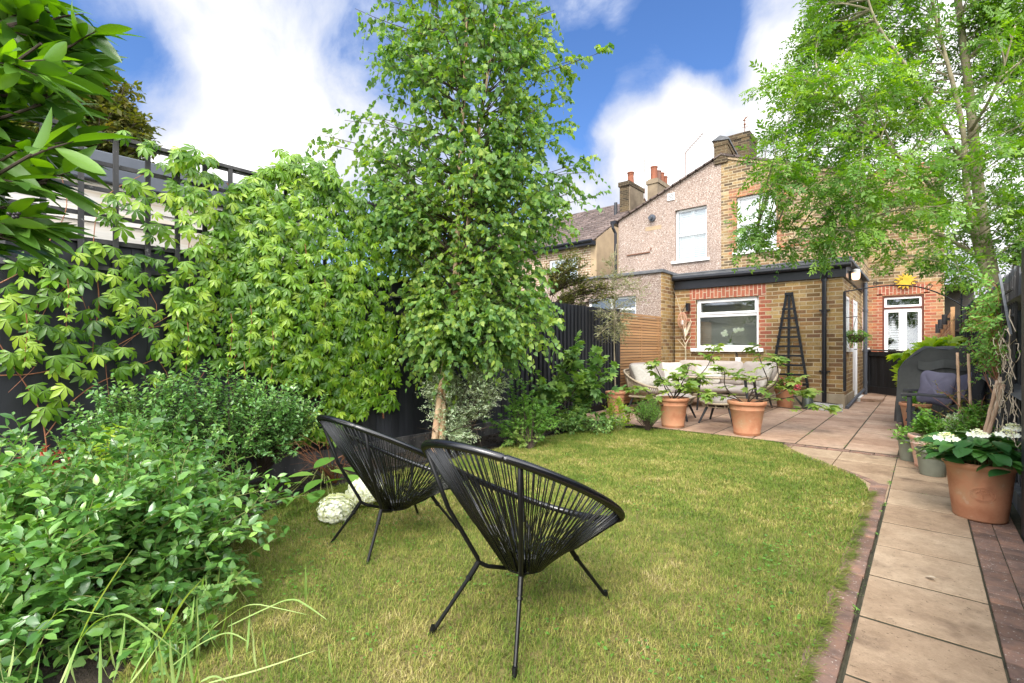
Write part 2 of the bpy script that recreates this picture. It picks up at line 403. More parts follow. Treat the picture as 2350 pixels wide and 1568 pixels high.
M['lf_birch']=leafmat('birch_leaf',[(.040,.115,.05),(.072,.175,.06),(.12,.24,.06),(.21,.32,.075)],.45,.45,.4,1.2)
M['lf_rowan']=leafmat('pinnate_leaf',[(.04,.115,.022),(.062,.165,.028),(.10,.225,.038),(.17,.31,.06)],.40,.4,.45,1.2)
M['lf_olive']=leafmat('olive_leaf',[(.10,.14,.07),(.17,.21,.12),(.28,.32,.22)],.2,.5)
M['lf_silver']=leafmat('silver_green_leaf',[(.20,.36,.24),(.32,.46,.35),(.48,.58,.48)],.2,.55)
M['lf_fig']=leafmat('fig_leaf',[(.055,.15,.05),(.09,.21,.065),(.19,.34,.08)],.3,.5)
M['lf_figpale']=leafmat('pale_fig_leaf',[(.08,.18,.045),(.15,.27,.07),(.24,.36,.11)],.35,.5)
M['lf_herb']=leafmat('herb_leaf',[(.05,.16,.03),(.09,.24,.04),(.16,.33,.07)],.3,.5)
M['lf_lime']=leafmat('lime_green_leaf',[(.12,.26,.03),(.22,.38,.045),(.36,.50,.09)],.4,.4)
M['lf_far']=leafmat('olive_brown_leaf',[(.04,.07,.015),(.08,.11,.03),(.15,.15,.05)],.3,.6)
M['lf_red']=leafmat('burgundy_leaf',[(.10,.012,.02),(.22,.03,.03),(.35,.12,.05)],.2,.5)
M['lf_hyd']=leafmat('hydrangea_leaf',[(.012,.06,.018),(.025,.10,.025),(.05,.16,.03)],.15,.4,.5)
M['lf_grass']=leafmat('long_grass_blade',[(.10,.24,.06),(.19,.34,.11),(.32,.45,.22)],.3,.5)
M['petal']=leafmat('white_floret',[(.62,.70,.50),(.90,.90,.84),(.95,.95,.93)],.2,.6)
M['petal_cream']=leafmat('cream_floret',[(.72,.74,.30),(.85,.85,.62),(.9,.9,.84)],.2,.6)
M['petal_pink']=leafmat('pink_petal',[(.65,.06,.12),(.8,.16,.24),(.9,.35,.42)],.2,.6)
M['berry']=surf('dark_berry',[(.02,.015,.02),(.04,.03,.035)],.3,9,40,.05)
M['cord']=surf('black_plastic_cord',[(.004,.004,.0045),(.007,.007,.008)],.22,30,60,.05,spec=.75)
M['chair_metal']=surf('black_painted_steel',[(.004,.004,.0045),(.008,.008,.008)],.4,20,80,.1,spec=.3)
M['rope']=surf('beige_rope',[(.34,.27,.18),(.50,.42,.31)],.85,60,200,.5,rv=.15)
M['cushion']=surf('beige_cushion',[(.31,.265,.235),(.37,.325,.29)],.95,5,180,.25)
M['cushion_w']=surf('cream_patterned_cushion',[(.38,.35,.30),(.50,.47,.42)],.95,26,180,.25,stretch=(1,1,3))
M['cushion_p']=surf('purple_grey_cushion',[(.085,.08,.12),(.125,.12,.17)],.95,4,150,.35)
M['leg']=surf('charcoal_leg',[(.025,.027,.032),(.045,.047,.052)],.45,9,60,.05)
M['cover']=surf('grey_bbq_cover',[(.050,.053,.052),(.085,.088,.087)],.65,5,120,.25)
M['copper']=surf('copper_wicker',[(.42,.2,.12),(.55,.3,.2)],.6,20,80,.2)
M['metal_grey']=surf('green_grey_metal',[(.07,.085,.075),(.13,.145,.13)],.35,8,40,.1,metal=.5)
M['rubber']=surf('black_hose',[(.01,.01,.011),(.02,.02,.02)],.5,8,60,.1)
M['yellow']=surf('yellow_painted_metal',[(.45,.27,.02),(.6,.38,.03)],.5,8,40,.1)
M['moss']=surf('moss_basket',[(.07,.055,.03),(.14,.12,.06)],.95,30,90,1.)
M['rust']=surf('rusty_steel',[(.12,.05,.03),(.2,.09,.05)],.8,20,80,.3)
M['ceramic']=surf('white_ceramic',[(.8,.8,.78),(.86,.86,.85)],.25,4,40,.02)
def grassmat():
    m,nt=newmat('lawn_blades'); r=rndattr(nt); p=pos(nt)
    big=noise(nt,p,1.7,4,.6); med=noise(nt,p,9,3,.6)
    f=mth(nt,'ADD',mth(nt,'MULTIPLY',mth(nt,'SUBTRACT',big,.5),1.8),mth(nt,'MULTIPLY',mth(nt,'SUBTRACT',med,.5),1.3))
    f=mth(nt,'ADD',f,mth(nt,'MULTIPLY',r,.72),True)
    c=ramp(nt,f,[(.05,(.13,.215,.028)),(.34,(.22,.285,.045)),(.60,(.345,.345,.085)),(.84,(.48,.42,.13)),(1,(.64,.54,.27))])
    a=bsdf(nt,c,.6,.25); b=nd(nt,'ShaderNodeBsdfTranslucent',{'Color':c}).outputs[0]
    outp(nt,nd(nt,'ShaderNodeMixShader',{0:.3,1:a,2:b}).outputs[0]); return m
M['grass']=grassmat()
M['lawn']=surf('lawn_thatch',[(.09,.10,.03),(.19,.16,.055),(.26,.20,.09)],.95,3,50,1.,bdist=.02,speck=(40,.6,(.06,.05,.02),.7))
def slabmat(name,cols,groove=False,stain=.5):
    m,nt=newmat(name); p=pos(nt); r=rndattr(nt)
    f=mth(nt,'ADD',mth(nt,'MULTIPLY',noise(nt,p,2.2,5,.65),.75),mth(nt,'MULTIPLY',r,.28))
    n=len(cols); c=ramp(nt,f,[(.3+.45*i/(n-1),k) for i,k in enumerate(cols)])
    s=ramp(nt,noise(nt,p,3.1,4,.6),[(.58,(0,0,0)),(.72,(1,1,1))]); c=mix(nt,c,(.13,.085,.06),mth(nt,'MULTIPLY',s,stain))
    s2=ramp(nt,noise(nt,p,55,3,.75),[(.62,(0,0,0)),(.68,(1,1,1))]); c=mix(nt,c,(.06,.045,.03),mth(nt,'MULTIPLY',s2,.6))
    s3=ramp(nt,noise(nt,p,13,6,.8),[(.35,(.74,.72,.68)),(.7,(1.1,1.1,1.08))]); c=mix(nt,c,s3,1.,'MULTIPLY')
    h=mth(nt,'ADD',noise(nt,p,25,6,.7),mth(nt,'MULTIPLY',noise(nt,p,160,3),.3))
    outp(nt,bsdf(nt,c,.85,.25,0,bump(nt,h,.6,.008))); return m
M['slab']=slabmat('buff_slab',[(.30,.205,.135),(.41,.295,.20),(.49,.37,.26)],stain=.7)
M['patio']=slabmat('pink_sandstone_slab',[(.35,.22,.155),(.47,.32,.235),(.55,.405,.305)],stain=.45)
M['pavers']=surf('red_brown_pavers',[(.12,.08,.065),(.20,.125,.095),(.27,.15,.10)],.85,11,90,.6,rv=.3,speck=(85,.63,(.6,.55,.48),.75))
M['mortar']=surf('mossy_joint',[(.025,.022,.016),(.05,.048,.028),(.09,.075,.05)],.95,12,70,.8)
M['earth']=surf('rough_ground',[(.05,.06,.025),(.09,.11,.04),(.12,.10,.06)],.95,3,20,.5)
# ---------------------------------------------------------------- camera, world, sun
cam=bpy.data.cameras.new('camera'); co=bpy.data.objects.new('camera',cam); COL.objects.link(co)
co.location=(0,0,CAMZ); co.rotation_euler=(R(90),0,math.asin(SY))
cam.lens=F/2350*36; cam.sensor_width=36; cam.shift_y=(HY-784)/2350; cam.clip_end=2000; cam.clip_start=.05
scene.camera=co
scene.view_settings.view_transform='Standard'; scene.view_settings.look='None'; scene.view_settings.exposure=1.08
SUN_EL,SUN_AZ=R(46),R(163)      # direction the light comes from, azimuth clockwise from +Y
def world():
    w=bpy.data.worlds.new('World'); scene.world=w; w.use_nodes=True; nt=w.node_tree; nt.nodes.clear()
    sky=nd(nt,'ShaderNodeTexSky',sky_type='NISHITA',sun_disc=False,sun_elevation=SUN_EL,sun_rotation=SUN_AZ)
    base=nd(nt,'ShaderNodeHueSaturation',{'Color':sky.outputs[0],'Saturation':1.12,'Value':.112}).outputs[0]
    base=mix(nt,base,(.62,.76,1.),1.,'MULTIPLY')
    d=nd(nt,'ShaderNodeTexCoord').outputs['Generated']
    d=nd(nt,'ShaderNodeVectorMath',{0:d},operation='NORMALIZE').outputs[0]
    n1=nd(nt,'ShaderNodeTexNoise',{'Vector':d,'Scale':5.5,'Detail':12,'Roughness':.60,'Distortion':.35}).outputs['Fac']
    n2=nd(nt,'ShaderNodeTexNoise',{'Vector':d,'Scale':2.0,'Detail':3,'Roughness':.5}).outputs['Fac']
    acc=mth(nt,'MULTIPLY_ADD',mth(nt,'SUBTRACT',n1,.5),3.3); acc.node.inputs[2].default_value=-.12
    acc=mth(nt,'ADD',acc,mth(nt,'MULTIPLY',mth(nt,'SUBTRACT',n2,.5),.6))
    # patches of cloud and clear blue: (direction through the sky, angular size, weight)
    blobs=[(520,230,.34,.30),(430,330,.20,.30),(620,380,.18,.40),(290,320,.10,.5),(400,430,.12,.5),(760,400,.14,.45),(500,220,.16,.2),(640,120,.16,.28),(380,20,.12,.6),(560,40,.15,.25),(250,150,.11,-.7),(320,200,.07,-.4),(450,130,.07,-.25),(870,190,.10,-.15),(60,120,.15,-.5),
           (1500,290,.10,1.0),(1560,360,.10,.9),(1400,420,.12,.9),(1640,370,.07,.5),(1600,220,.05,.5),(1360,240,.10,-.8),(1300,160,.08,-.6),(1690,250,.05,-.5),(1560,90,.09,-.75),(1400,60,.08,.35),(1450,110,.05,.3),(1740,180,.07,1.0),(1760,240,.05,.5),(1810,20,.08,.8),(1650,20,.07,-.6),(1650,130,.05,-.5),
           (1000,420,.12,.4),(880,490,.07,-.7),(1150,100,.2,-.15),(2200,560,.3,1.2),(2050,300,.2,.6),(2280,100,.2,.6)]
    for x,y,s,wt in blobs:
        v=Vector(c2w((x-CX)/F,1,-(y-HY)/F)).normalized()
        dt=nd(nt,'ShaderNodeVectorMath',{0:d,1:v},operation='DOT_PRODUCT').outputs['Value']
        mr=nd(nt,'ShaderNodeMapRange',{'Value':dt,'From Min':math.cos(s*1.5),'From Max':1.,'To Min':0.,'To Max':wt},interpolation_type='SMOOTHERSTEP').outputs[0]
        acc=mth(nt,'ADD',acc,mr)
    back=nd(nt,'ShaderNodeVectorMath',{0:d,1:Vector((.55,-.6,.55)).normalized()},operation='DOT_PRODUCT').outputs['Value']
    back_fill=nd(nt,'ShaderNodeMapRange',{'Value':back,'From Min':-.1,'From Max':.8,'To Min':0.,'To Max':1.5},interpolation_type='SMOOTHSTEP').outputs[0]  # unseen bright cloud bank added behind the camera for ambient fill
    acc=mth(nt,'ADD',acc,back_fill)
    q=mth(nt,'MULTIPLY',mth(nt,'ADD',acc,1.),.4)
    k=ramp(nt,q,[(.24,(0,0,0)),(.40,(.35,.35,.35)),(.50,(.80,.80,.80)),(.66,(1,1,1))])
    cc=ramp(nt,q,[(.3,(.24,.30,.46)),(.5,(.28,.33,.46)),(.66,(.36,.39,.47)),(.84,(.48,.49,.52)),(.97,(.78,.78,.78))])
    amp=mth(nt,'MULTIPLY_ADD',back_fill,1.45); amp.node.inputs[2].default_value=1.; cc=mix(nt,cc,nd(nt,'ShaderNodeCombineXYZ',{0:amp,1:amp,2:amp}).outputs[0],1.,'MULTIPLY')  # boosts the added cloud behind the camera to lift the ambient light
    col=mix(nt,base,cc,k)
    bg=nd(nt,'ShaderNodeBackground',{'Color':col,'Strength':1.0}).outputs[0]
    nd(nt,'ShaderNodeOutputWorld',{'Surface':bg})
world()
sl=bpy.data.lights.new('sun','SUN'); sl.energy=1.95; sl.angle=R(24); sl.color=(1,.95,.87)
so=bpy.data.objects.new('sun',sl); COL.objects.link(so)
sd=Vector((math.sin(SUN_AZ)*math.cos(SUN_EL),math.cos(SUN_AZ)*math.cos(SUN_EL),math.sin(SUN_EL)))
so.rotation_euler=(-sd).to_track_quat('-Z','Y').to_euler(); so.location=(0,0,20)

# ---------------------------------------------------------------- ground
def sheet(name, poly, z, mat):
    return mkobj(name,np.array([(x,y,z) for x,y in poly],float),[tuple(range(len(poly)))],np.zeros(len(poly)),mat)
g=sheet('ground',[(-300,-300),(300,-300),(300,300),(-300,300)],-.06,M['earth']); tag(g,kind='structure')
LAWN=[(-.30,.2),(-.30,1.2),(-.30,2.2),(-.31,3.0),(-.31,3.7),(-.30,4.3),(-.34,4.67),(-.44,4.96),(-.68,5.28),(-.95,5.58),(-1.12,5.85),(-1.22,6.1),(-1.6,6.1),(-2.1,6.1),(-2.6,6.08),(-3.0,5.85),(-3.35,5.3),(-3.48,4.6),(-3.45,3.6),(-3.5,2.5),(-3.48,1.9),(-3.4,1.45),(-3.15,1.15),(-2.7,.85),(-2.35,.6),(-2.05,.35),(-1.6,.1)]
def smooth(poly,k=2):
    for _ in range(k):
        q=[]
        for i in range(len(poly)):
            a=poly[i];b=poly[(i+1)%len(poly)]; q+=[(a[0]*.75+b[0]*.25,a[1]*.75+b[1]*.25),(a[0]*.25+b[0]*.75,a[1]*.25+b[1]*.75)]
        poly=q
    return poly
LS=smooth(LAWN)
def inpoly(P,poly):
    x,y=P[:,0],P[:,1]; c=np.zeros(len(P),bool); n=len(poly)
    for i in range(n):
        x0,y0=poly[i];x1,y1=poly[i-1]
        k=((y0>y)!=(y1>y))&(x<(x1-x0)*(y-y0)/(y1-y0+1e-12)+x0); c^=k
    return c
tag(sheet('soil_bed',[(-4.2,-3),(-.26,-3),(-.26,6.12),(-4.2,6.12)],-.012,M['soil']),kind='structure')
# lumpy soil surface in the border
def soil():
    V=[];Fc=[];n=0
    mb=MB()
    for k in range(1500):
        x=-4.15+1.2*random.random()**1.3; y=random.uniform(.6,6.0)
        if inpoly(np.array([[x,y]]),LS)[0]: continue
        r=random.choice([.008,.012,.012,.02]); mb.ball((x,y,-.006),r,5,3,sq=(1,1,.7))
    o=mb.build('soil_crumbs',M['soil']); tag(o,'dark crumbled soil and chips in the planting border','soil',kind='stuff')
soil()
lw=sheet('lawn',LS,.010,M['lawn']); tag(lw,kind='structure')
def slabs():
    # path
    b=MB(); j=MB()
    j.box((-.36,-2.5,-.05),(.5,6.12,.0)); j.box((-.204,-2.5,.0),(.208,6.05,.0195)); j.box((-.322,-2.5,.0),(-.2205,4.72,.008)); j.box((.21,-2.5,.0),(.419,6.05,.009))
    y=1.91-.455*9
    while y<6.0:
        y1=min(y+.455,6.05)
        b.box((-.198,y+.0075,-.03),(.203,y1-.0075,.022+random.uniform(-.0015,.0015))); y=y1
    # paler slabs beside the curve
    for X0 in (-.205,-.655,-1.105):
        yy=6.05
        while yy>4.3:
            b.box((X0-.443,yy-.44,-.03),(X0,yy-.004,.006+random.uniform(0,.002))); yy-=.447
    for yy in (): pass
    # right strip beside the pots, buff slabs from y 4.4
    o=b.build('path',M['slab'],bevel=.0025); tag(o,kind='structure')
    e=MB()
    y=-2.4
    while y<4.75:
        w=.2; e.box((-.325+random.uniform(-.003,.003),y+.003,-.03),(-.218+random.uniform(-.003,.003),y+w-.003,.014+random.uniform(-.003,.003))); y+=w
    # curved edging
    cv=[(-.27,4.72),(-.36,4.9),(-.5,5.06),(-.66,5.22),(-.8,5.38),(-.93,5.52),(-1.04,5.68),(-1.12,5.84),(-1.17,6.0)]
    for a,c in zip(cv,cv[1:]): e.bar((a[0],a[1],.004),(c[0],c[1],.004),.055,.024)
    y=-2.4
    while y<6.0:
        k=random.uniform(-.002,.002); e.box((.212,y+.0025,-.03),(.312,y+.1,.015+k)); e.box((.315,y+.0025,-.03),(.417,y+.1,.015-k)); y+=.1035
    x=-1.2
    while x<.45: e.box((x+.003,6.06,-.03),(x+.2,6.135,.016)); x+=.203
    o=e.build('brick_edging',M['pavers'],bevel=.004); tag(o,kind='structure')
    o=j.build('joint_bed',M['mortar']); tag(o,kind='structure')
    p=MB(); q=MB()
    q.box((-4.19,6.14,-.05),(.5,15.28,.0175))
    x=-.2
    cols=[]
    while x>-4.3: cols.append((x-.45,x)); x-=.45
    cols+= [(-.2,.25),(.25,.5)]
    for i,(a,c) in enumerate(cols):
        yy=6.145+(0 if i%1==0 else .2)
        while yy<15.2:
            L=.45; z=.020+random.uniform(-.0015,.0015); r=random.random()
            a2=max(a,-4.18)
            if c>-4.18:
                if random.random()<.75:
                    h=random.choice([L/2,L/3,L*.4]); p.box((a2+.007,yy+.007,-.03),(c-.007,yy+h-.0022,z),r); p.box((a2+.007,yy+h+.0022,-.03),(c-.007,min(yy+L,15.25)-.007,z),r*.9)
                else: p.box((a2+.007,yy+.007,-.03),(c-.007,min(yy+L,15.25)-.007,z),r)
            yy+=L
    tag(p.build('patio',M['patio'],bevel=.003),kind='structure'); tag(q.build('patio_joints',M['mortar']),kind='structure')
slabs()
def joint_weeds():
    P=[]
    for k in range(46):
        c=(-.209+random.uniform(-.006,.006),random.uniform(1.2,6.)) if random.random()<.55 else (random.uniform(-.2,.2),1.91+.455*random.randrange(-1,10)) if random.random()<.5 else (random.choice([-1.07-.03,-.65,-.2,-1.55]),random.uniform(6.2,9.5))
        for _ in range(random.choice([3,6,14])): P.append((c[0]+random.gauss(0,.006),c[1]+random.gauss(0,.02),.018))
    P=np.array(P); n=len(P); a=rng.random(n)*6.28
    tag(leafobj('joint_weeds',[inst(leaf_oval(.4,.04,.3,1),P,np.stack([np.cos(a),np.sin(a),.5+.6*rng.random(n)],1),np.tile([0,0,1.],(n,1))+rng.normal(size=(n,3))*.3,rng.uniform(.006,.018,n),rng.random(n))],M['lf_herb']),'tiny weeds and moss growing in the paving joints','weeds',kind='stuff')
joint_weeds()
def grass():
    sets=[]
    def blades(n,cond,h,w):
        P=np.stack([rng.uniform(-3.6,-.2,n),rng.uniform(.2,6.2,n),np.full(n,.008)],1)
        P=P[inpoly(P,LS)]; dd=np.hypot(P[:,0],P[:,1]); P=P[cond(dd)]; n=len(P)
        az=rng.random(n)*2*np.pi; ln=rng.normal(.75,.35,n).clip(.1,1.7)
        # static verts: base pair, mid pair, tip
        H=h*(.5+.8*rng.random(n)); W=w*(.7+.6*rng.random(n))
        dx,dy=np.cos(az),np.sin(az); sx,sy=-dy,dx
        def pt(t,k,s): 
            b=ln*t*t*H; return np.stack([P[:,0]+dx*b+sx*W*k*s,P[:,1]+dy*b+sy*W*k*s,P[:,2]+H*t*(1-.25*t*ln)],1)
        V=np.stack([pt(0,1,.5),pt(0,1,-.5),pt(.55,.8,-.5),pt(.55,.8,.5),pt(1,.1,.5),pt(1,.1,-.5)],1)
        Fc=(np.array([[0,1,2,3],[3,2,5,4]])[None]+(np.arange(n)*6)[:,None,None]).reshape(-1,4)
        return V.reshape(-1,3),Fc,np.repeat(rng.random(n),6)
    sets.append(blades(470000,lambda d:(d<3.2),.025,.0023))
    sets.append(blades(300000,lambda d:(d>=3.2),.028,.0038))
    # ragged tufts flopping over the brick edge
    n=5200; P=np.stack([-.30+rng.normal(-.004,.014,n),rng.uniform(.8,4.5,n),np.full(n,.012)],1); a=rng.normal(0,.8,n)
    sets.append(inst(leaf_oval(.075,.01,.5,2),P,np.stack([np.cos(a)*.9,np.sin(a),rng.uniform(.4,1.6,n)],1),np.tile([-.3,0,1.],(n,1)),rng.uniform(.02,.055,n)*(.45+.5*(np.sin(P[:,1]*9)*np.sin(P[:,1]*23+1)*.5+.5)),rng.random(n)*.75))
    o=leafobj('grass',sets,M['grass']); tag(o,'short patchy lawn grass, green and straw coloured','grass',kind='stuff')
    # clover and weeds among the grass
    n=16000; P=np.stack([rng.uniform(-3.6,-.3,n),rng.uniform(.2,6.2,n),rng.uniform(.018,.034,n)],1); P=P[inpoly(P,LS)]
    c=np.array([[random.uniform(-3.4,-.35),random.uniform(.4,5.8)] for _ in range(70)]+[[-.4-random.random()*.25,random.uniform(1,4.3)] for _ in range(45)]+[[random.uniform(-2.9,-2.2),random.uniform(.9,2.0)] for _ in range(25)])
    dm=np.min(np.hypot(P[:,None,0]-c[None,:,0],P[:,None,1]-c[None,:,1]),axis=1); P=P[dm<.11]
    n=len(P); a=rng.random(n)*6.28; Y=np.stack([np.cos(a),np.sin(a),rng.uniform(0,.5,n)],1)
    o=leafobj('lawn_weeds',[inst(leaf_oval(.6,.04,.2,1),P,Y,np.array([0,0,1.])+rng.normal(size=(n,3))*.3,rng.uniform(.009,.022,n),rng.random(n)*.6)],M['lf_herb'])
    tag(o,'small clover and weed leaves in the lawn','weeds',kind='stuff')
grass()

# ---------------------------------------------------------------- boundaries
XL=-4.2; XR=.5
def left_fence():
    t=thing('board_fence','long black painted close board fence behind the creeper on the left','fence',(XL,2,0))
    b=MB(); y=-3.
    while y<4.88:
        b.hexa([(XL-.03,y,.15),(XL-.004-random.random()*.004,y,.15),(XL-.012,y+.094,.15),(XL-.03,y+.094,.15),(XL-.03,y,1.8),(XL-.004,y,1.8),(XL-.012,y+.094,1.8),(XL-.03,y+.094,1.8)]); y+=.09
    b.build('boards',M['black_wood'],t)
    MB().box((XL-.045,-3,-.05),(XL+.012,4.9,.15)).build('gravel_board',M['black_old'],t,bevel=.004)
    MB().box((XL-.05,-3,1.803),(XL+.018,4.9,1.828)).build('capping_rail',M['black_old'],t)
    for z in (.5,1.3): MB().box((XL-.09,-3,z),(XL-.032,4.9,z+.07)).build('rail',M['black_wood'],t)
    # batten screen
    t=thing('batten_fence','black fence of narrow upright battens beyond the birch tree','fence',(XL,6.3,0))
    b=MB(); y=4.92
    while y<7.73:
        b.box((XL-.02,y,.12),(XL+.022,y+.058,1.775+random.uniform(-.006,.006))); y+=.102
    b.build('battens',M['black_wood'],t,bevel=.003)
    MB().box((XL-.04,4.91,-.02),(XL-.022,7.75,1.77)).build('backing_board',M['black_wood'],t)
    MB().box((XL-.06,7.755,0),(XL+.02,7.83,1.8)).build('post',M['black_wood'],t)
    t=thing('slatted_fence','honey coloured horizontal slat fence panel at the back of the sofa','fence',(XL,8.7,0))
    b=MB(); z=.06
    while z<1.75: b.box((XL-.012,7.84,z),(XL+.01,9.64,z+.042)); z+=.053
    b.build('slats',M['slat'],t,bevel=.002)
    for y in (7.86,8.75,9.55): MB().box((XL-.05,y,0),(XL-.015,y+.05,1.75)).build('batten',M['slat'],t)
    MB().box((XL-.08,7.84,0),(XL-.06,9.64,1.7)).build('backing_board',M['black_wood'],t)
left_fence()
def trellis_panels():
    for k,(y0,y1) in enumerate(((-2.06,-.24),(-.23,1.59),(1.62,3.44))):
        lab=['dark square trellis panel on the fence, nearest panel behind the laurel leaves','dark square trellis panel on top of the left fence beside the grey shed','dark square trellis panel on the fence smothered by dense creeper'][k]
        t=thing('trellis_panel',lab,'trellis',(XL,(y0+y1)/2,1.6),'trellis panels along the left fence')
        v=MB();h=MB(); y=y0+.02
        for i in range(11): yy=y0+.015+(y1-y0-.05)*i/10; v.box((XL+.026,yy,1.60),(XL+.047,yy+.03,2.515))
        for i in range(6): z=1.62+i*.176; h.box((XL+.003,y0,z),(XL+.024,y1,z+.026))
        v.build('uprights',M['black_old'],t); h.build('rails',M['black_old'],t)
        MB().box((XL+.0,y0,2.516),(XL+.05,y1,2.54)).build('top_rail',M['black_old'],t)
trellis_panels()
def right_fence():
    for k,(y0,y1,zt,lab) in enumerate(((-1.2,5.05,1.63,'dark grey weathered fence panel nearest on the right beside the thick black post'),(5.05,8.9,1.70,'faded dark board fence panel with leaning creeper behind the barbecue'),(8.9,12.15,1.76,'far dark fence panel ending at the slatted cedar section'))):
        t=thing('board_fence',lab,'fence',(XR,(y0+y1)/2,0),'dark fence panels on the right')
        b=MB(); y=y0
        while y<y1-.01:
            yy=min(y+.1,y1); z=zt+random.uniform(-.012,.012)
            b.hexa([(XR+.004+random.random()*.006,y,.12),(XR+.03,y,.12),(XR+.03,yy,.12),(XR+.014,yy,.12),(XR+.006,y,z),(XR+.03,y,z),(XR+.03,yy,z),(XR+.014,yy,z)]); y+=.098
        b.build('boards',M['grey_fence'],t)
        for z in (.74,1.36):
            V=[(XR+.003,y0,z),(XR-.075,y0,z+.05),(XR+.003,y0,z+.1),(XR+.003,y1,z),(XR-.075,y1,z+.05),(XR+.003,y1,z+.1)]
            MB().add(V,[(0,1,2),(5,4,3),(0,3,4,1),(1,4,5,2),(2,5,3,0)]).build('arris_rail',M['grey_fence'],t)
        MB().box((XR-.03,y0,-.05),(XR+.02,y1,.119)).build('gravel_board',M['grey_fence'],t)
        MB().box((XR-.07,y1-.06,0),(XR+.002,y1,zt-.06)).build('post',M['black_old'],t)
    p=MB().box((.425,3.9,-.02),(.495,4.03,1.67)).build('fence_post',M['black_wood'],bevel=.006); tag(p,'thick black fence post nearest the camera by the big terracotta pot','post')
    t=thing('slatted_fence','cedar slat fence section by the french doors with black lights','fence',(.36,13.7,0))
    def fx(y): return .40-.09*(y-12.2)/3.08
    b=MB(); n=32
    for i in range(n):
        a0=.06+(1.83-.06)*i/n; a1=.06+(1.62-.06)*i/n; h=.043
        b.hexa([(fx(12.2)-.01,12.2,a0),(fx(12.2)+.012,12.2,a0),(fx(15.28)+.012,15.28,a1),(fx(15.28)-.01,15.28,a1),(fx(12.2)-.01,12.2,a0+h),(fx(12.2)+.012,12.2,a0+h),(fx(15.28)+.012,15.28,a1+h*.9),(fx(15.28)-.01,15.28,a1+h*.9)])
    b.build('slats',M['slat'],t,bevel=.002); MB().box((fx(12.2)-.03,12.155,0),(fx(12.2)+.03,12.198,1.86)).build('post',M['slat'],t)
    MB().hexa([(fx(12.2)+.014,12.2,0),(fx(12.2)+.03,12.2,0),(fx(15.28)+.03,15.28,0),(fx(15.28)+.014,15.28,0),(fx(12.2)+.014,12.2,1.8),(fx(12.2)+.03,12.2,1.8),(fx(15.28)+.03,15.28,1.6),(fx(15.28)+.014,15.28,1.6)]).build('backing_board',M['black_wood'],t)
    for i,(x,y,z) in enumerate(((.30,12.7,1.65),(.257,13.7,1.60),(.229,14.6,1.53))):
        w=thing('wall_light',['black cylinder light on the cedar fence, nearest of three','black cylinder light on the cedar fence, middle of three','black cylinder light on the cedar fence, nearest the house wall'][i],'light',(x,y,z),'black up and down lights on the slat fence')
        MB().tube([(x,y,z-.10),(x,y,z+.10)],.043,16).build('housing',M['leg'],w)
        MB().box((x+.04,y-.02,z-.02),(fx(y)-.012,y+.02,z+.03)).build('bracket',M['leg'],w)
        MB().tube([(x,y,z-.105),(x,y,z-.1005)],.034,16).build('lens',M['ceramic'],w)
right_fence()
def shed():
    t=thing('garden_shed','silvery timber garden building with dark roof edge beyond the trellis','shed',(-6,0.3,0))
    b=MB(); z=.0
    while z<2.40:
        b.hexa([(-5.06,-3,z),(-4.985,-3,z),(-4.985,2.3,z),(-5.06,2.3,z),(-5.06,-3,z+.138),(-5.0,-3,z+.138),(-5.0,2.3,z+.138),(-5.06,2.3,z+.138)])
        b.hexa([(-7.4,2.3,z),(-5.0,2.3,z),(-5.0,2.325,z),(-7.4,2.325,z),(-7.4,2.3,z+.138),(-5.0,2.3,z+.138),(-5.0,2.315,z+.138),(-7.4,2.315,z+.138)]); z+=.14
    b.build('cladding',M['grey_wood'],t)
    MB().box((-7.5,-3.1,2.42),(-4.93,2.4,2.66)).build('roof',M['shed_roof'],t,bevel=.01)
    MB().box((-5.04,2.28,0),(-4.97,2.345,2.42)).build('corner_post',M['grey_wood'],t)
shed()
# ---------------------------------------------------------------- buildings
def MY(y): return Matrix(((1,0,0,0),(0,1,0,y),(0,0,1,0),(0,0,0,1)))          # (u,w,z)->(u,y+w,z)
def MX(x): return Matrix(((0,-1,0,x),(1,0,0,0),(0,0,1,0),(0,0,0,1)))         # (u,w,z)->(x-w,u,z), faces +X
def wall(mb, u0,u1,z0,top,th=.25,holes=(),brk=()):
    """wall slab in local (u,w,z) with openings; top may be a function of u"""
    tf=top if callable(top) else (lambda u:top)
    us=sorted(set([u0,u1]+[h[0] for h in holes]+[h[1] for h in holes]+[b for b in brk if u0<b<u1]))
    for a,c in zip(us,us[1:]):
        zs=[z0]; m=(a+c)/2
        hs=sorted([(h[2],h[3]) for h in holes if h[0]<=m<=h[1]])
        segs=[];z=z0
        for p,q in hs:
            if p>z: segs.append((z,p,False))
            z=q
        segs.append((z,None,True))
        for p,q,last in segs:
            za=tf(a+1e-6) if last else q; zc=tf(c-1e-6) if last else q
            mb.hexa([(a,0,p),(c,0,p),(c,th,p),(a,th,p),(a,0,za),(c,0,zc),(c,th,zc),(a,th,za)],.5)
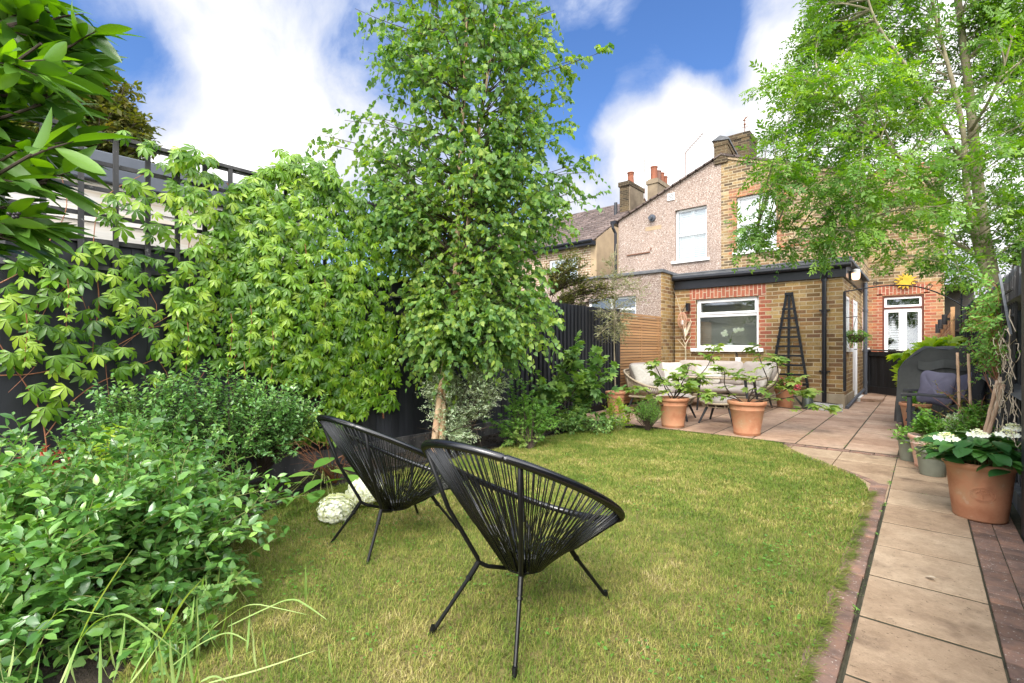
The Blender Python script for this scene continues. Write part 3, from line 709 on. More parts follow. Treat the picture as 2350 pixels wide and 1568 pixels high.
def window(root, Mt, u0,u1,z0,z1, trans=(), mull=(), fw=.055, rec=.07, sill=True, inner=None, shutters=False, name='window', opening=()):
    f=MB(Mt)
    y0,y1=rec,rec+.06
    for a,c in ((z0,z0+fw),(z1-fw,z1)): f.box((u0+.001,y0,a+.001),(u1-.001,y1,c-.001))
    for a,c in ((u0,u0+fw),(u1-fw,u1)): f.box((a+.001,y0+.001,z0+fw),(c-.001,y1,z1-fw))
    for z in trans: f.box((u0+fw,y0+.001,z-fw*.55),(u1-fw,y1,z+fw*.55))
    for u in mull: f.box((u-fw*.5,y0+.002,z0+fw),(u+fw*.5,y1,z1-fw))
    for a,c,p,q in opening:   # casement sash standing proud
        for r in (((a,y0-.018,p),(c,y0+.02,p+.045)),((a,y0-.018,q-.045),(c,y0+.02,q)),((a,y0-.018,p+.045),(a+.045,y0+.02,q-.045)),((c-.045,y0-.018,p+.045),(c,y0+.02,q-.045))): f.box(*r)
    fr=f.build(name,M['upvc'],root,bevel=.004)
    MB(Mt).box((u0+fw*.8,rec+.030,z0+fw*.8),(u1-fw*.8,rec+.034,z1-fw*.8)).build('pane',M['glass'],fr)
    if sill: MB(Mt).box((u0-.09,-.07,z0-.075),(u1+.09,.068,z0-.002)).build('sill',M['white_sill'],fr,bevel=.006)
    if shutters:
        s=MB(Mt); n=2; w=(u1-u0-2*fw)/n
        for i in range(n):
            a=u0+fw+i*w; c=a+w; y=rec+.09
            for r in (((a,y,z0+fw),(a+.045,y+.03,z1-fw)),((c-.045,y,z0+fw),(c,y+.03,z1-fw))): s.box(*r)
            z=z0+fw
            while z<z1-fw-.02: s.hexa([(a+.05,y+.002,z),(c-.05,y+.002,z),(c-.05,y+.012,z),(a+.05,y+.012,z),(a+.05,y+.022,z+.05),(c-.05,y+.022,z+.05),(c-.05,y+.03,z+.05),(a+.05,y+.03,z+.05)]); z+=.056
        s.build('shutter',M['upvc'],fr)
    if inner:
        dep,mt=inner; r=MB(Mt)
        r.box((u0-.3,rec+dep,z0-.3),(u1+.3,rec+dep+.02,z1+.3)); r.build('room_wall',mt,fr)
    return fr
def toothed(root,Mt,u,side,z0,z1,w0=.22,w1=.11,mat='brick_red',proud=.004,name='brick_quoins'):
    b=MB(Mt); z=math.floor(z0/.075)*.075; k=0
    while z<z1-.01:
        w=w0 if k%2==0 else w1; a,c=(u,u+side*w) if side>0 else (u+side*w,u)
        b.box((a,-proud,z+.0005),(c,-.0005,min(z+.0745,z1))); z+=.075; k+=1
    return b.build(name,M[mat],root)
EY=10.2; EX=-1.09
H=thing('brick_house','yellow stock brick house with flat roofed kitchen extension and white windows','house',(-2.6,12,0))
w=MB(MY(EY)); wall(w,-4.12,EX,0,2.37,.24,[(-3.67,-2.45,1.086,2.113)]); w.build('wall',M['brick'],H)
w=MB(MX(EX)); wall(w,EY+.24,13.58,0,2.37,.22,[(10.58,11.02,1.09,2.04),(11.72,12.42,0.1,2.06)]); w.build('side_wall',M['brick'],H)
w=MB(MX(EX)); wall(w,13.58,15.3,0,5.12,.22,[(13.7,14.6,1.09,2.02)]); w.build('rear_side_wall',M['brick_old'],H)
gt=lambda u: 5.12+(6.33-5.12)*(EX-u)/(EX+4.2)
w=MB(MY(13.58)); wall(w,-4.2,EX-.22,2.4,gt,.24,[(-3.81,-2.85,3.64,5.12)]); w.build('upper_wall',M['brick_old'],H)
w=MB(MY(15.3)); wall(w,EX,.34,0,5.6,.25,[(-.81,-.01,0.02,2.40)]); w.build('rear_wall',M['brick_redold'],H)
MB().box((-4.2,13.85,5.0),(EX-.25,15.3,5.02)).build('ceiling',M['inside'],H)
# plinth
b=MB(); b.box((-4.1,EY-.028,0),(EX+.03,EY-.001,.27)); b.box((EX+.001,EY,0),(EX+.03,11.7,.24)); b.build('plinth',M['plinth'],H,bevel=.01)
window(H,MY(EY),-3.67,-2.45,1.086,2.113,trans=(1.765,),inner=(.55,M['inside']),opening=[(-3.63,-2.49,1.79,2.08)])
MB(MY(EY)).box((-4.0,.245,.2),(-1.5,2.4,.22)).build('kitchen_floor',M['inside'],H)
toothed(H,MY(EY),-3.67,-1,1.09,2.11); toothed(H,MY(EY),-2.45,1,1.09,2.11)
MB(MY(EY)).box((-3.80,-.004,2.116),(-2.32,-.0005,2.335)).build('soldier_course',M['brick_soldier'],H)
window(H,MX(EX),10.58,11.02,1.09,2.04,inner=(.5,M['inside']),rec=-.012); toothed(H,MX(EX),10.58,-1,1.09,2.05,.2,.1); toothed(H,MX(EX),11.02,1,1.09,2.05,.2,.1)
window(H,MX(EX),13.7,14.6,1.09,2.02,inner=(.5,M['inside']),mull=(14.15,),rec=-.012); toothed(H,MX(EX),13.7,-1,1.09,2.05,.1,.06); toothed(H,MX(EX),14.6,1,1.09,2.05,.2,.1)
toothed(H,MX(EX),11.72,-1,1.09,2.05,.2,.1)
# side door
d=MB(MX(EX+.045)); d.box((11.722,.03,.102),(11.77,.11,2.058)); d.box((12.37,.03,.102),(12.418,.11,2.058)); d.box((11.77,.031,2.0),(12.37,.11,2.058)); d.box((11.772,.05,.104),(12.368,.1,1.0)); 
for r in (((11.772,.05,1.0),(11.86,.1,2.0)),((12.28,.05,1.0),(12.368,.1,2.0)),((11.86,.05,1.9),(12.28,.1,2.0)),((11.86,.05,1.0),(12.28,.1,1.08))): d.box(*r)
dd=d.build('door',M['upvc'],H,bevel=.003); MB(MX(EX+.045)).box((11.86,.07,1.08),(12.28,.075,1.9)).build('pane',M['glass'],dd)
MB(MX(EX+.045)).tube([(11.83,.045,1.06),(11.83,.0,1.06),(11.93,.0,1.06)],.009,8).build('handle',M['leg'],dd)
MB(MX(EX)).box((11.7,-.12,.0),(12.45,.0,.1)).build('doorstep',M['white_sill'],dd,bevel=.006)
# roof, fascia, gutter
b=MB(); b.box((-4.14,EY-.10,2.60),(EX+.14,13.575,2.655)); b.box((-4.14,EY-.10,2.655),(EX+.14,EY-.0,2.69)); b.build('flat_roof',M['felt'],H,bevel=.012)
b=MB(); b.box((-4.12,EY-.045,2.345),(EX+.05,EY-.005,2.598)); b.box((EX+.005,EY-.004,2.345),(EX+.045,13.57,2.598)); b.build('fascia',M['black_trim'],H,bevel=.004)
b=MB(); b.tube([(-4.13,EY-.105,2.575),(EX+.13,EY-.105,2.545)],.048,12); b.build('gutter',M['black_trim'],H,smooth=False)
b=MB()
px=-1.36; b.tube([(px,EY-.105,2.5),(px,EY-.105,2.40),(px,EY-.08,2.33),(px,EY-.08,.05)],.036,14)
for z in (.62,1.72,2.28): b.tube([(px,EY-.08,z),(px,EY-.08,z+.05)],.046,14)
for z in (.66,1.76): b.box((px-.085,EY-.035,z),(px+.085,EY-.003,z+.022))
b.build('downpipe',M['black_trim'],H,smooth=False)
b=MB(); b.tube([(EX+.09,13.2,2.55),(EX+.09,13.2,.05)],.04,14)
for z in (.3,1.0,1.9): b.tube([(EX+.09,13.2,z),(EX+.09,13.2,z+.05)],.05,14)
b.tube([(EX+.07,13.15,.16),(EX+.06,12.6,.13),(EX+.06,11.7,.10),(EX+.06,10.2,.04)],.03,10); b.build('side_pipe',M['shed_roof'],H,smooth=False)
# upper window and its brick dressings
window(H,MY(13.58),-3.81,-2.85,3.64,5.12,trans=(4.42,),mull=(),inner=(.4,M['inside']),shutters=True,rec=.09,fw=.06)
toothed(H,MY(13.58),-3.81,-1,3.6,5.12,.22,.11,'brick_redold'); toothed(H,MY(13.58),-2.85,1,3.6,5.12,.22,.11,'brick_redold')
b=MB(MY(13.58)); b.add([(-3.98,-.004,5.125),(-2.68,-.004,5.125),(-2.68,-.0005,5.125),(-3.98,-.0005,5.125),(-4.0,-.004,5.36),(-2.66,-.004,5.36),(-2.66,-.0005,5.36),(-4.0,-.0005,5.36)],BOXF,.5); b.build('soldier_course',M['brick_redold'],H)
MB(MY(13.58)).box((-2.6,-.003,3.62),(-1.33,-.0005,3.695)).build('red_brick_band',M['brick_red'],H)
# gable roof pieces over our half
b=MB()
n=9
for i in range(n):
    ua=-4.2+(EX+4.2)*i/n; ub=-4.2+(EX+4.2)*(i+1)/n+.03; za=gt(ua)+.012*(1); zb=gt(min(ub,EX))
    b.hexa([(ua,13.50,za),(ub,13.50,zb),(ub,17.5,zb),(ua,17.5,za),(ua,13.50,za+.06),(ub,13.50,zb+.045),(ub,17.5,zb+.045),(ua,17.5,za+.06)])
b.build('roof',M['tile'],H)
b=MB(); b.hexa([(-4.15,13.535,gt(-4.15)-.07),(EX,13.535,gt(EX)-.07),(EX,13.578,gt(EX)-.07),(-4.15,13.578,gt(-4.15)-.07),(-4.15,13.535,gt(-4.15)),(EX,13.535,gt(EX)),(EX,13.578,gt(EX)),(-4.15,13.578,gt(-4.15))]); b.build('verge',M['render'],H)
# chimney
b=MB(); b.box((-4.39,14.5,5.6),(-3.73,15.3,7.05)); b.box((-4.41,14.48,7.05),(-3.71,15.32,7.2)); ch=b.build('chimney',M['brick_dark'],H)
b=MB(); b.box((-4.37,13.52,6.12),(-4.02,13.9,6.74)); b.hexa([(-4.38,13.5,6.6),(-4.0,13.5,6.6),(-4.0,14.5,6.3),(-4.38,14.5,6.3),(-4.38,13.5,6.76),(-4.0,13.5,6.74),(-4.0,14.49,6.5),(-4.38,14.49,6.6)]); b.build('parapet_pier',M['brick_dark'],ch)
b=MB(); b.hexa([(-4.42,13.47,6.76),(-3.97,13.47,6.70),(-3.97,14.45,6.46),(-4.42,14.45,6.56),(-4.2,13.47,6.86),(-3.97,13.47,6.75),(-3.97,14.45,6.5),(-4.2,14.45,6.66)]); b.build('pier_coping',M['felt'],ch)
v=thing('weather_vane','small rusty weather vane on the sooty brick chimney','weather vane',(-3.9,14.7,7.2))
b=MB(); b.tube([(-3.9,14.7,7.15),(-3.9,14.7,7.62)],.012,6); b.bar((-4.0,14.7,7.42),(-3.8,14.7,7.42),.012,.012); b.bar((-3.9,14.6,7.42),(-3.9,14.8,7.42),.012,.012)
b.build('rod',M['rust'],v)
b=MB(); b.ball((-3.9,14.7,7.5),.035,8,6); b.add([(-3.97,14.7,7.6),(-3.87,14.7,7.64),(-3.80,14.7,7.72),(-3.88,14.7,7.70),(-3.86,14.72,7.6),(-3.92,14.72,7.66)],[(0,1,3),(1,2,3),(0,4,5)]); b.build('figure',M['rust'],v)
# french doors
b=MB(MY(15.3)); b.box((-.808,.02,.03),(-.775,.12,2.398)); b.box((-.045,.02,.03),(-.012,.12,2.398)); b.box((-.775,.02,2.365),(-.045,.12,2.398)); b.box((-.775,.02,2.075),(-.045,.12,2.105)); b.build('door_surround',M['frame_brown'],H)
for k,(a,c) in enumerate(((-.774,-.412),(-.408,-.046))):
    b=MB(MY(15.3)); y0,y1=.05,.10
    b.box((a,y0,.05),(a+.075,y1,2.07)); b.box((c-.075,y0,.05),(c,y1,2.07)); b.box((a+.075,y0,1.98),(c-.075,y1,2.07)); b.box((a+.075,y0,.05),(c-.075,y1,.45))
    dr=b.build('french_door',M['upvc'],H,bevel=.003); MB(MY(15.3)).box((a+.075,.072,.45),(c-.075,.076,1.98)).build('pane',M['glass'],dr)
    if k==0: MB(MY(15.3)).tube([(c-.035,.05,1.02),(c-.035,.0,1.02),(c-.13,.0,1.02)],.01,8).build('handle',M['ceramic'],dr)
window(H,MY(15.3),-.774,-.046,2.108,2.362,fw=.05,rec=.05,sill=False,name='fanlight')
# hallway seen through the french doors
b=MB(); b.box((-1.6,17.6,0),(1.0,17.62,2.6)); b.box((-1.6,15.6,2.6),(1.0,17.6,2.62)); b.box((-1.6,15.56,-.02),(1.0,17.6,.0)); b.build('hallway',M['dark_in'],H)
b=MB(); 
for z in np.arange(.9,1.9,.07): b.box((-.75,17.4,z),(-.42,17.42,z+.045))
b.box((-.8,17.38,.2),(-.3,17.4,.8)); b.build('blind',M['upvc'],H)
toothed(H,MY(15.3),-.81,-1,0.1,2.45,.2,.12); toothed(H,MY(15.3),-.01,1,.1,2.45,.22,.12)
b=MB(MY(15.3)); b.box((-.92,-.004,2.42),(.10,-.0005,2.64)); b.build('soldier_course',M['brick_soldier'],H)
MB(MY(15.3)).box((EX+.001,-.003,2.7),(.339,-.0005,5.5)).build('upper_brickwork',M['brick_old'],H)
MB().box((-4.0,15.56,5.0),(.34,19,5.55)).build('main_roof',M['tile'],H)
MB().box((.34,15.3,0),(.36,19,5.6)).build('party_wall',M['brick_old'],H)
# lit lamp on the wall
L=MB(); L.box((EX+.046,10.66,2.33),(EX+.075,10.78,2.5)); lm=L.build('wall_lamp',M['leg'],H)
m,nt=newmat('lit_lamp_glass'); e=nd(nt,'ShaderNodeEmission',{'Color':(1,.62,.38,1),'Strength':1.6}).outputs[0]; outp(nt,e); M['lampglow']=m
MB().lathe([(.045,-.12),(.062,-.09),(.066,.0),(.06,.0)],(EX+.14,10.72,2.46),16).build('shade',M['lampglow'],lm)
MB().lathe([(.066,.003),(.066,.06),(.03,.075),(.0,.075)],(EX+.14,10.72,2.46),16).build('cap',M['ceramic'],lm)

# ---- neighbour with pebbledash
N=thing('pebbledash_house','pebbledashed neighbouring house with shuttered white upper window','house',(-5.8,13,0))
nt_=lambda u: 5.07+(6.33-5.07)*(u+7.31)/(7.31-4.2)
w=MB(MY(13.58)); wall(w,-7.31,-4.202,0,nt_,.24,[(-5.49,-4.585,3.60,5.08)]); w.build('upper_wall',M['pebble'],N)
MB().box((-7.31,13.83,0),(-7.08,17.5,5.0)).build('side_wall',M['pebble'],N)
w=MB(MY(9.65)); wall(w,-7.3,-4.18,0,2.68,.23,[(-6.0,-4.77,1.2,2.24)]); w.build('wall',M['pebble'],N)
b=MB(); b.box((-4.4,9.885,0),(-4.175,10.44,2.68)); b.box((-4.20,9.648,0),(-4.172,9.884,2.679)); b.build('brick_return',M['brick'],N)
b=MB(); b.box((-7.35,9.6,2.681),(-4.14,9.92,2.75)); b.box((-4.43,9.92,2.681),(-4.142,10.6,2.745)); b.build('coping',M['felt'],N,bevel=.01)
MB().box((-7.3,9.93,2.58),(-4.44,13.57,2.62)).build('flat_roof',M['felt'],N)
window(N,MY(9.65),-6.0,-4.77,1.2,2.24,trans=(1.95,),mull=(-5.4,),inner=(.5,M['inside']))
window(N,MY(13.58),-5.49,-4.585,3.60,5.08,trans=(4.35,),inner=(.35,M['inside']),shutters=True,rec=.1,fw=.06)
b=MB(); n=14
for i in range(n):
    ua=-7.36+(3.16)*i/n; ub=-7.36+3.16*(i+1)/n+.04; za=nt_(ua); zb=nt_(ub)
    if ua<-7.3: pass
    b.hexa([(ua,13.49,za+.002),(ub,13.49,zb+.002),(ub,17.5,zb+.002),(ua,17.5,za+.002),(ua,13.49,za+.05),(ub,13.49,zb+.035),(ub,17.5,zb+.035),(ua,17.5,za+.05)])
b.build('roof',M['tile'],N)
b=MB(); b.tube([(-7.42,13.42,4.98),(-7.42,13.42,4.86),(-7.37,13.5,4.7),(-7.37,13.5,2.7)],.045,10); b.box((-7.5,13.4,4.98),(-7.32,17.4,5.08)); b.build('downpipe',M['black_trim'],N)
b=MB(MY(13.58)); b.box((-5.71,-.03,5.40),(-5.49,-.001,5.6));
v=b.build('air_vent',M['upvc'],N); b=MB(MY(13.58))
for i in range(4): b.box((-5.68,-.034,5.425+i*.042),(-5.52,-.0305,5.445+i*.042))
b.build('louvre_gap',M['dark_in'],v)
b=MB(); b.tube([(-6.17,13.579,4.98),(-6.17,13.5,4.98)],.10,20); b.tube([(-6.17,13.49,4.98),(-6.17,13.36,4.95)],.05,14); b.build('flue',M['shed_roof'],N)
MB(MY(13.58)).box((-6.4,-.006,4.62),(-5.9,-.001,4.74)).build('cement_patch',M['render'],N)
b=MB(); b.bar((-7.0,13.56,3.96),(-6.25,13.56,3.97),.03,.03); b.bar((-6.22,13.56,4.02),(-6.22,13.56,4.1),.03,.03); b.build('old_bracket',M['rust'],N)
b=MB(MY(13.58)); b.hexa([(-5.1,-.02,2.72),(-4.3,-.02,2.98),(-4.3,-.001,2.98),(-5.1,-.001,2.72),(-5.1,-.02,2.75),(-4.3,-.02,3.01),(-4.3,-.001,3.01),(-5.1,-.001,2.75)]); b.build('lead_flashing',M['felt'],N)
b=MB(); b.add([(-4.7,13.3,2.66),(-4.05,13.3,2.66),(-4.05,13.57,2.66),(-4.7,13.57,2.66),(-4.4,13.57,2.98)],[(0,1,4),(1,2,4),(3,0,4),(0,3,2,1)]); b.build('lead_cap',M['felt'],N)
# aerial on the pebbledash roof
def aerial(pt,h,label,tilt=.4,n=9,L=.7,az=0.5):
    t=thing('tv_aerial',label,'aerial',pt,None); x,y,z=pt
    MB().tube([(x,y,z-.5),(x+.02,y,z+h)],.011,6).build('mast',M['rust'],t)
    b=MB(); dx,dy,dz=math.cos(az)*math.cos(tilt),math.sin(az)*math.cos(tilt),math.sin(tilt)
    b.tube([(x,y,z+h),(x+dx*L,y+dy*L,z+h+dz*L)],.009,5)
    for i in range(n):
        q=L*(.1+.9*i/(n-1)); c=(x+dx*q,y+dy*q,z+h+dz*q); b.tube([(c[0]-dy*.09-dz*.05,c[1]+dx*.09,c[2]-.06),(c[0]+dy*.09+dz*.05,c[1]-dx*.09,c[2]+.06)],.007,4)
    b.build('antenna',M['rust'],t)
p=at_Y(1572,395,15.5); aerial((p[0],p[1],p[2]),.62,'ladder shaped aerial above the pebbledash roof slope',.75,9,.75,.15)
# ---- third house: tiled roof, beige gable
T=thing('terraced_house','far terraced house with brown tiled roof and beige rendered gable','house',(-12,17,0))
gz=lambda v: 5.1+(7.46-5.1)*(v-15.3)/4.0 if v<19.3 else 7.46-(v-19.3)*.6
b=MB(MX(-9.13)); wall(b,15.3,23.0,0,gz,.25,(),(19.3,)); b.build('gable_wall',M['render'],T)
w=MB(MY(15.3)); wall(w,-17,-9.38,0,5.0,.24,[(-11.3,-9.95,2.9,4.55)]); w.build('wall',M['brick_far'],T)
window(T,MY(15.3),-11.3,-9.95,2.9,4.55,trans=(),mull=(),inner=(.6,M['dark_in']),rec=.05,fw=.08)
MB(MY(15.3)).box((-11.22,.14,3.75),(-10.03,.16,4.5)).build('blind',M['upvc'],T)
b=MB(); nrow=16
for i in range(nrow):
    v0=15.05+(19.3-15.05)*i/nrow; v1=15.05+(19.3-15.05)*(i+1)/nrow+.06; z0=5.1+(v0-15.3)*.59+.05; z1=5.1+(v1-15.3)*.59+.05
    x=-17
    while x<-9.2:
        b.hexa([(x,v0,z0),(min(x+.30,-9.1),v0,z0),(min(x+.30,-9.1),v1,z1-.02),(x,v1,z1-.02),(x,v0,z0+.045),(min(x+.30,-9.1),v0,z0+.045),(min(x+.30,-9.1),v1,z1+.015),(x,v1,z1+.015)])
        b.box((x+.13,v0-.005,z0+.02),(x+.17,v0+.05,z0+.075)); x+=.303
b.hexa([(-17,19.3,7.35),(-9.1,19.3,7.35),(-9.1,23,5.1),(-17,23,5.1),(-17,19.3,7.5),(-9.1,19.3,7.5),(-9.1,23,5.25),(-17,23,5.25)])
b.build('roof',M['tile'],T)
b=MB(); b.tube([(-17,14.98,5.02),(-9.15,14.98,5.0)],.06,8); b.box((-17,15.02,4.86),(-9.15,15.28,5.02)); b.build('gutter',M['black_trim'],T)
b=MB(); b.box((-9.56,17.86,6.2),(-9.155,19.2,7.74)); b.box((-9.6,17.8,7.74),(-9.1,19.26,7.92)); c1=b.build('chimney',M['brick_dark'],T)
MB().box((-9.154,17.88,6.3),(-9.12,19.18,7.735)).build('chimney_render',M['render_old'],c1)
def pot(b,x,y,z,h,r=.12): b.lathe([(r*1.05,0),(r,.05),(r*.85,h*.75),(r*.95,h*.78),(r*.95,h*.84),(r*.85,h*.86),(r*1.08,h*.93),(r*1.05,h),(r*.8,h)],(x,y,z),14)
p=at_Y(1455,432,18.3); b=MB(); pot(b,-9.36,18.45,7.92,.55,.14); b.build('chimney_pot',M['clay_dark'],c1)
b=MB(); b.tube([(-9.68,17.75,5.9),(-9.68,17.75,7.1)],.07,8); b.build('flue_pipe',M['leg'],c1)
aerial((-9.1,19.2,7.9),.75,'thin bent aerial beside the single chimney pot',1.3,5,.7,2.)
c=thing('chimney_stack','beige rendered chimney stack with four clay pots in a row','chimney',(-8.0,17.8,5.5))
b=MB(); b.box((-8.15,17.45,5.2),(-7.74,18.75,7.42)); b.box((-8.19,17.41,7.42),(-7.70,18.79,7.56)); b.box((-8.14,17.46,7.56),(-7.75,18.74,7.62)); b.build('stack',M['render_old'],c)
for i,(y,hh,dk) in enumerate(((17.62,.50,1),(17.95,.42,0),(18.25,.42,1),(18.56,.36,1))):
    b=MB(); b.lathe([(.13,0),(.125,hh-.05),(.14,hh-.04),(.14,hh),(.1,hh)],(-7.95,y,7.62),14); b.build('chimney_pot',M['clay_dark'] if dk else M['potbrown'],c)
# ---------------------------------------------------------------- cord chairs
def rimpt(t,k=1.0):
    return Vector((.42*k*math.cos(t), .368*k*math.sin(t), -.232*k*math.cos(t)))
RC=Vector((0,0,.543))
def cord_chair():
    t=thing('cord_chair','x','chair',(0,0,0))
    n=760; pts=[RC+rimpt(2*math.pi*i/n) for i in range(n)]; rad=[.0135+(.0022 if i%2 else 0) for i in range(n)]
    for g in (60,61,62,250,251,252,440,441,442,620,621,622): rad[g]=.0125
    MB().tube(pts,rad,10,closed=True,rnd=.5).build('rim',M['cord'],t,smooth=True)
    b=MB(); N=104
    for i in range(N):
        a=2*math.pi*(i+random.uniform(-.18,.18))/N
        for s in (0,1):
            a2=a+(.018 if s else -.018)
            top=RC+rimpt(a2,1.0 if s else 1.0); top+= (rimpt(a2).normalized()*(.012 if s else -.008)); 
            ab=a*1.0+(random.uniform(-.05,.05)); rr=.088-(.01 if s else 0)
            r1=Vector((rr*math.cos(ab)+.0,rr*math.sin(ab),.232+.012*s)); r2=Vector((.02*math.cos(ab),.02*math.sin(ab),.226+.01*s))
            mid=top.lerp(r1,.6)+Vector((0,0,-.006-.012*s))+Vector((random.uniform(-1,1),random.uniform(-1,1),0))*.002
            b.tube([top,mid,r1,r2],.0024,5,rnd=random.random())
    b.build('cord_weave',M['cord'],t,smooth=True)
    MB().tube([(.084*math.cos(k*.2618),.084*math.sin(k*.2618),.229) for k in range(24)],.0045,8,closed=True).build('base_ring',M['chair_metal'],t,smooth=True)
    b=MB(); K={}
    for sx,sy,fx,fy in ((-1,1,-.31,.22),(-1,-1,-.315,-.18),(1,1,.34,.23),(1,-1,.335,-.2)):
        k=Vector((sx*.168,sy*.10,.268)); K[(sx,sy)]=(k,Vector((fx,fy,.0)))
        ang=math.atan2(sy*.2*(1.15),sx*.355) if sx<0 else math.atan2(sy*.25,.3)
        top=RC+rimpt(math.atan2(math.sin(ang)/.368,math.cos(ang)/.42))
        b.tube([top,top.lerp(k,.5)+Vector((sx*.012,sy*.01,-.01)),k+Vector((sx*.006,sy*.004,.02)),k,Vector((sx*.14,sy*.08,.248)),Vector((sx*.07,sy*.045,.225))],.0085,8)
    b.tube([(-.07,-.045,.225),(.07,.045,.225)],.0085,8); b.tube([(-.07,.045,.225),(.07,-.045,.225)],.0085,8)
    b.build('frame',M['chair_metal'],t,smooth=True)
    for (k,f) in K.values():
        l=MB(); d=(f-k).normalized(); l.tube([k+Vector((0,0,.004)),k+d*.06],.0105,10); l.tube([k+d*.064,k+d*.074],.0125,10); l.tube([k+d*.05,f+Vector((0,0,.012))],.0078,10); l.tube([f+Vector((0,0,.03))-d*.02,f+Vector((0,0,.004))],.0095,10)
        l.build('leg',M['chair_metal'],t,smooth=False)
    return t
def place(o,l,d,z,h):
    x,y,_=c2w(l,d); f=c2w(math.sin(h),math.cos(h)); o.location=(x,y,z); o.rotation_euler=(0,0,math.atan2(f[1],f[0]))
ch1=cord_chair(); ch2=copy_tree(ch1)
tag(ch1,'black corded bowl chair nearest the camera in the middle of the lawn',group='black corded garden chairs'); place(ch1,.053,1.919,.0,.644)
tag(ch2,'black corded bowl chair farther left, beside the white hydrangea heads',group='black corded garden chairs'); place(ch2,-.662,2.732,-.035,.718)

# ---------------------------------------------------------------- sofa set
def sofa():
    t=thing('corner_sofa','beige rope corner sofa with pale seat cushions under the window','sofa',(-3,9,0))
    X0,X1,Y0,Y1=-4.02,-1.92,7.55,9.55
    # footprint of the back rail, from the left arm front round the corner to the right arm front
    rail=[(-3.32,7.50,.43),(-3.5,7.46,.46),(-3.75,7.47,.55),(-3.95,7.56,.66),(-4.04,7.8,.70),(-4.05,8.5,.71),(-4.05,9.3,.71),(-3.98,9.5,.71),(-3.8,9.56,.71),(-2.9,9.57,.71),(-2.1,9.56,.71),(-1.94,9.45,.71),(-1.88,9.1,.66),(-1.90,8.75,.50),(-1.98,8.66,.43)]
    def dens(P,k):
        out=[]
        for i in range(len(P)-1):
            p0=Vector(P[max(i-1,0)]);p1=Vector(P[i]);p2=Vector(P[i+1]);p3=Vector(P[min(i+2,len(P)-1)])
            for j in range(k):
                u=j/k; out.append(.5*((2*p1)+(p2-p0)*u+(2*p0-5*p1+4*p2-p3)*u*u+(3*p1-p0-3*p2+p3)*u**3))
        return out+[Vector(P[-1])]
    top=dens(rail,6); cen=Vector((-3.2,8.6,0))
    base=[]
    for p in top:
        q=Vector((min(max(p.x,-3.88),-2.04),min(max(p.y,7.62),9.42),.27)); base.append(q)
    MB().tube(top,.019,8).build('rail',M['rope'],t,smooth=True)
    b=MB(); L=0
    acc=0
    for i in range(len(top)-1):
        seg=(top[i+1]-top[i]).length; n=max(1,int(round(seg/.028)))
        for j in range(n):
            u=j/n; p=top[i].lerp(top[i+1],u); q=base[i].lerp(base[i+1],u); b.tube([p,p.lerp(q,.5)+ (p-q)*.0,q],.0075,5)
    b.build('rope_side',M['rope'],t,smooth=True)
    b=MB(); b.box((-3.9,7.6,.235),(-3.2,9.45,.27)); b.box((-3.199,8.68,.236),(-2.02,9.45,.27)); b.build('seat_frame',M['rope'],t,bevel=.01)
    for x,y,dx,dy in ((-3.85,7.68,-.07,-.06),(-3.3,7.68,.06,-.06),(-3.85,9.4,-.05,.05),(-2.1,9.4,.05,.04),(-2.1,8.72,.08,-.08),(-2.75,8.74,.0,-.08),(-3.25,8.7,.04,-.04)):
        MB().tube([(x,y,.24),(x+dx,y+dy,0.021)],[.022,.014],8).build('leg',M['leg'],t)
    b=MB()
    for i,(cx,cy,sx,sy) in enumerate(((-3.55,8.1,.68,.98),(-3.5,9.0,.74,.86),(-2.88,9.06,.56,.74),(-2.32,9.06,.58,.74))):
        MB().cushion((cx,cy,.345),(sx,sy,.17),e=.22,n=14).build('seat_cushion',M['cushion'],t,smooth=True)
    for (c,s,r) in (((-3.86,8.0,.62),(.62,.42,.18),(R(72),0,R(90))),((-3.86,8.68,.62),(.62,.42,.18),(R(72),0,R(90))),((-3.42,9.4,.63),(.62,.45,.19),(R(76),0,0)),((-2.82,9.41,.62),(.60,.45,.19),(R(76),0,0)),((-2.25,9.40,.62),(.58,.45,.19),(R(76),0,R(-4)))):
        MB().cushion(c,s,r,e=.3,n=14,puff=.03).build('back_cushion',M['cushion'],t,smooth=True)
sofa()
for (c,s,r,lab) in (((-3.72,7.86,.60),(.46,.44,.16),(R(62),0,R(68)),'cream patterned cushion at the front end of the sofa'),((-3.70,8.95,.60),(.46,.44,.16),(R(66),0,R(40)),'cream patterned cushion in the corner of the sofa'),((-3.1,9.2,.58),(.5,.34,.15),(R(62),0,R(-6)),'small oblong cream cushion in the middle of the sofa'),((-2.12,9.1,.60),(.44,.42,.16),(R(66),0,R(-58)),'cream patterned cushion against the right arm of the sofa')):
    o=MB().cushion(c,s,r,e=.32,n=14,puff=.1).build('scatter_cushion',M['cushion_w'],smooth=True); tag(o,lab,'cushion','cushions on the garden sofa')
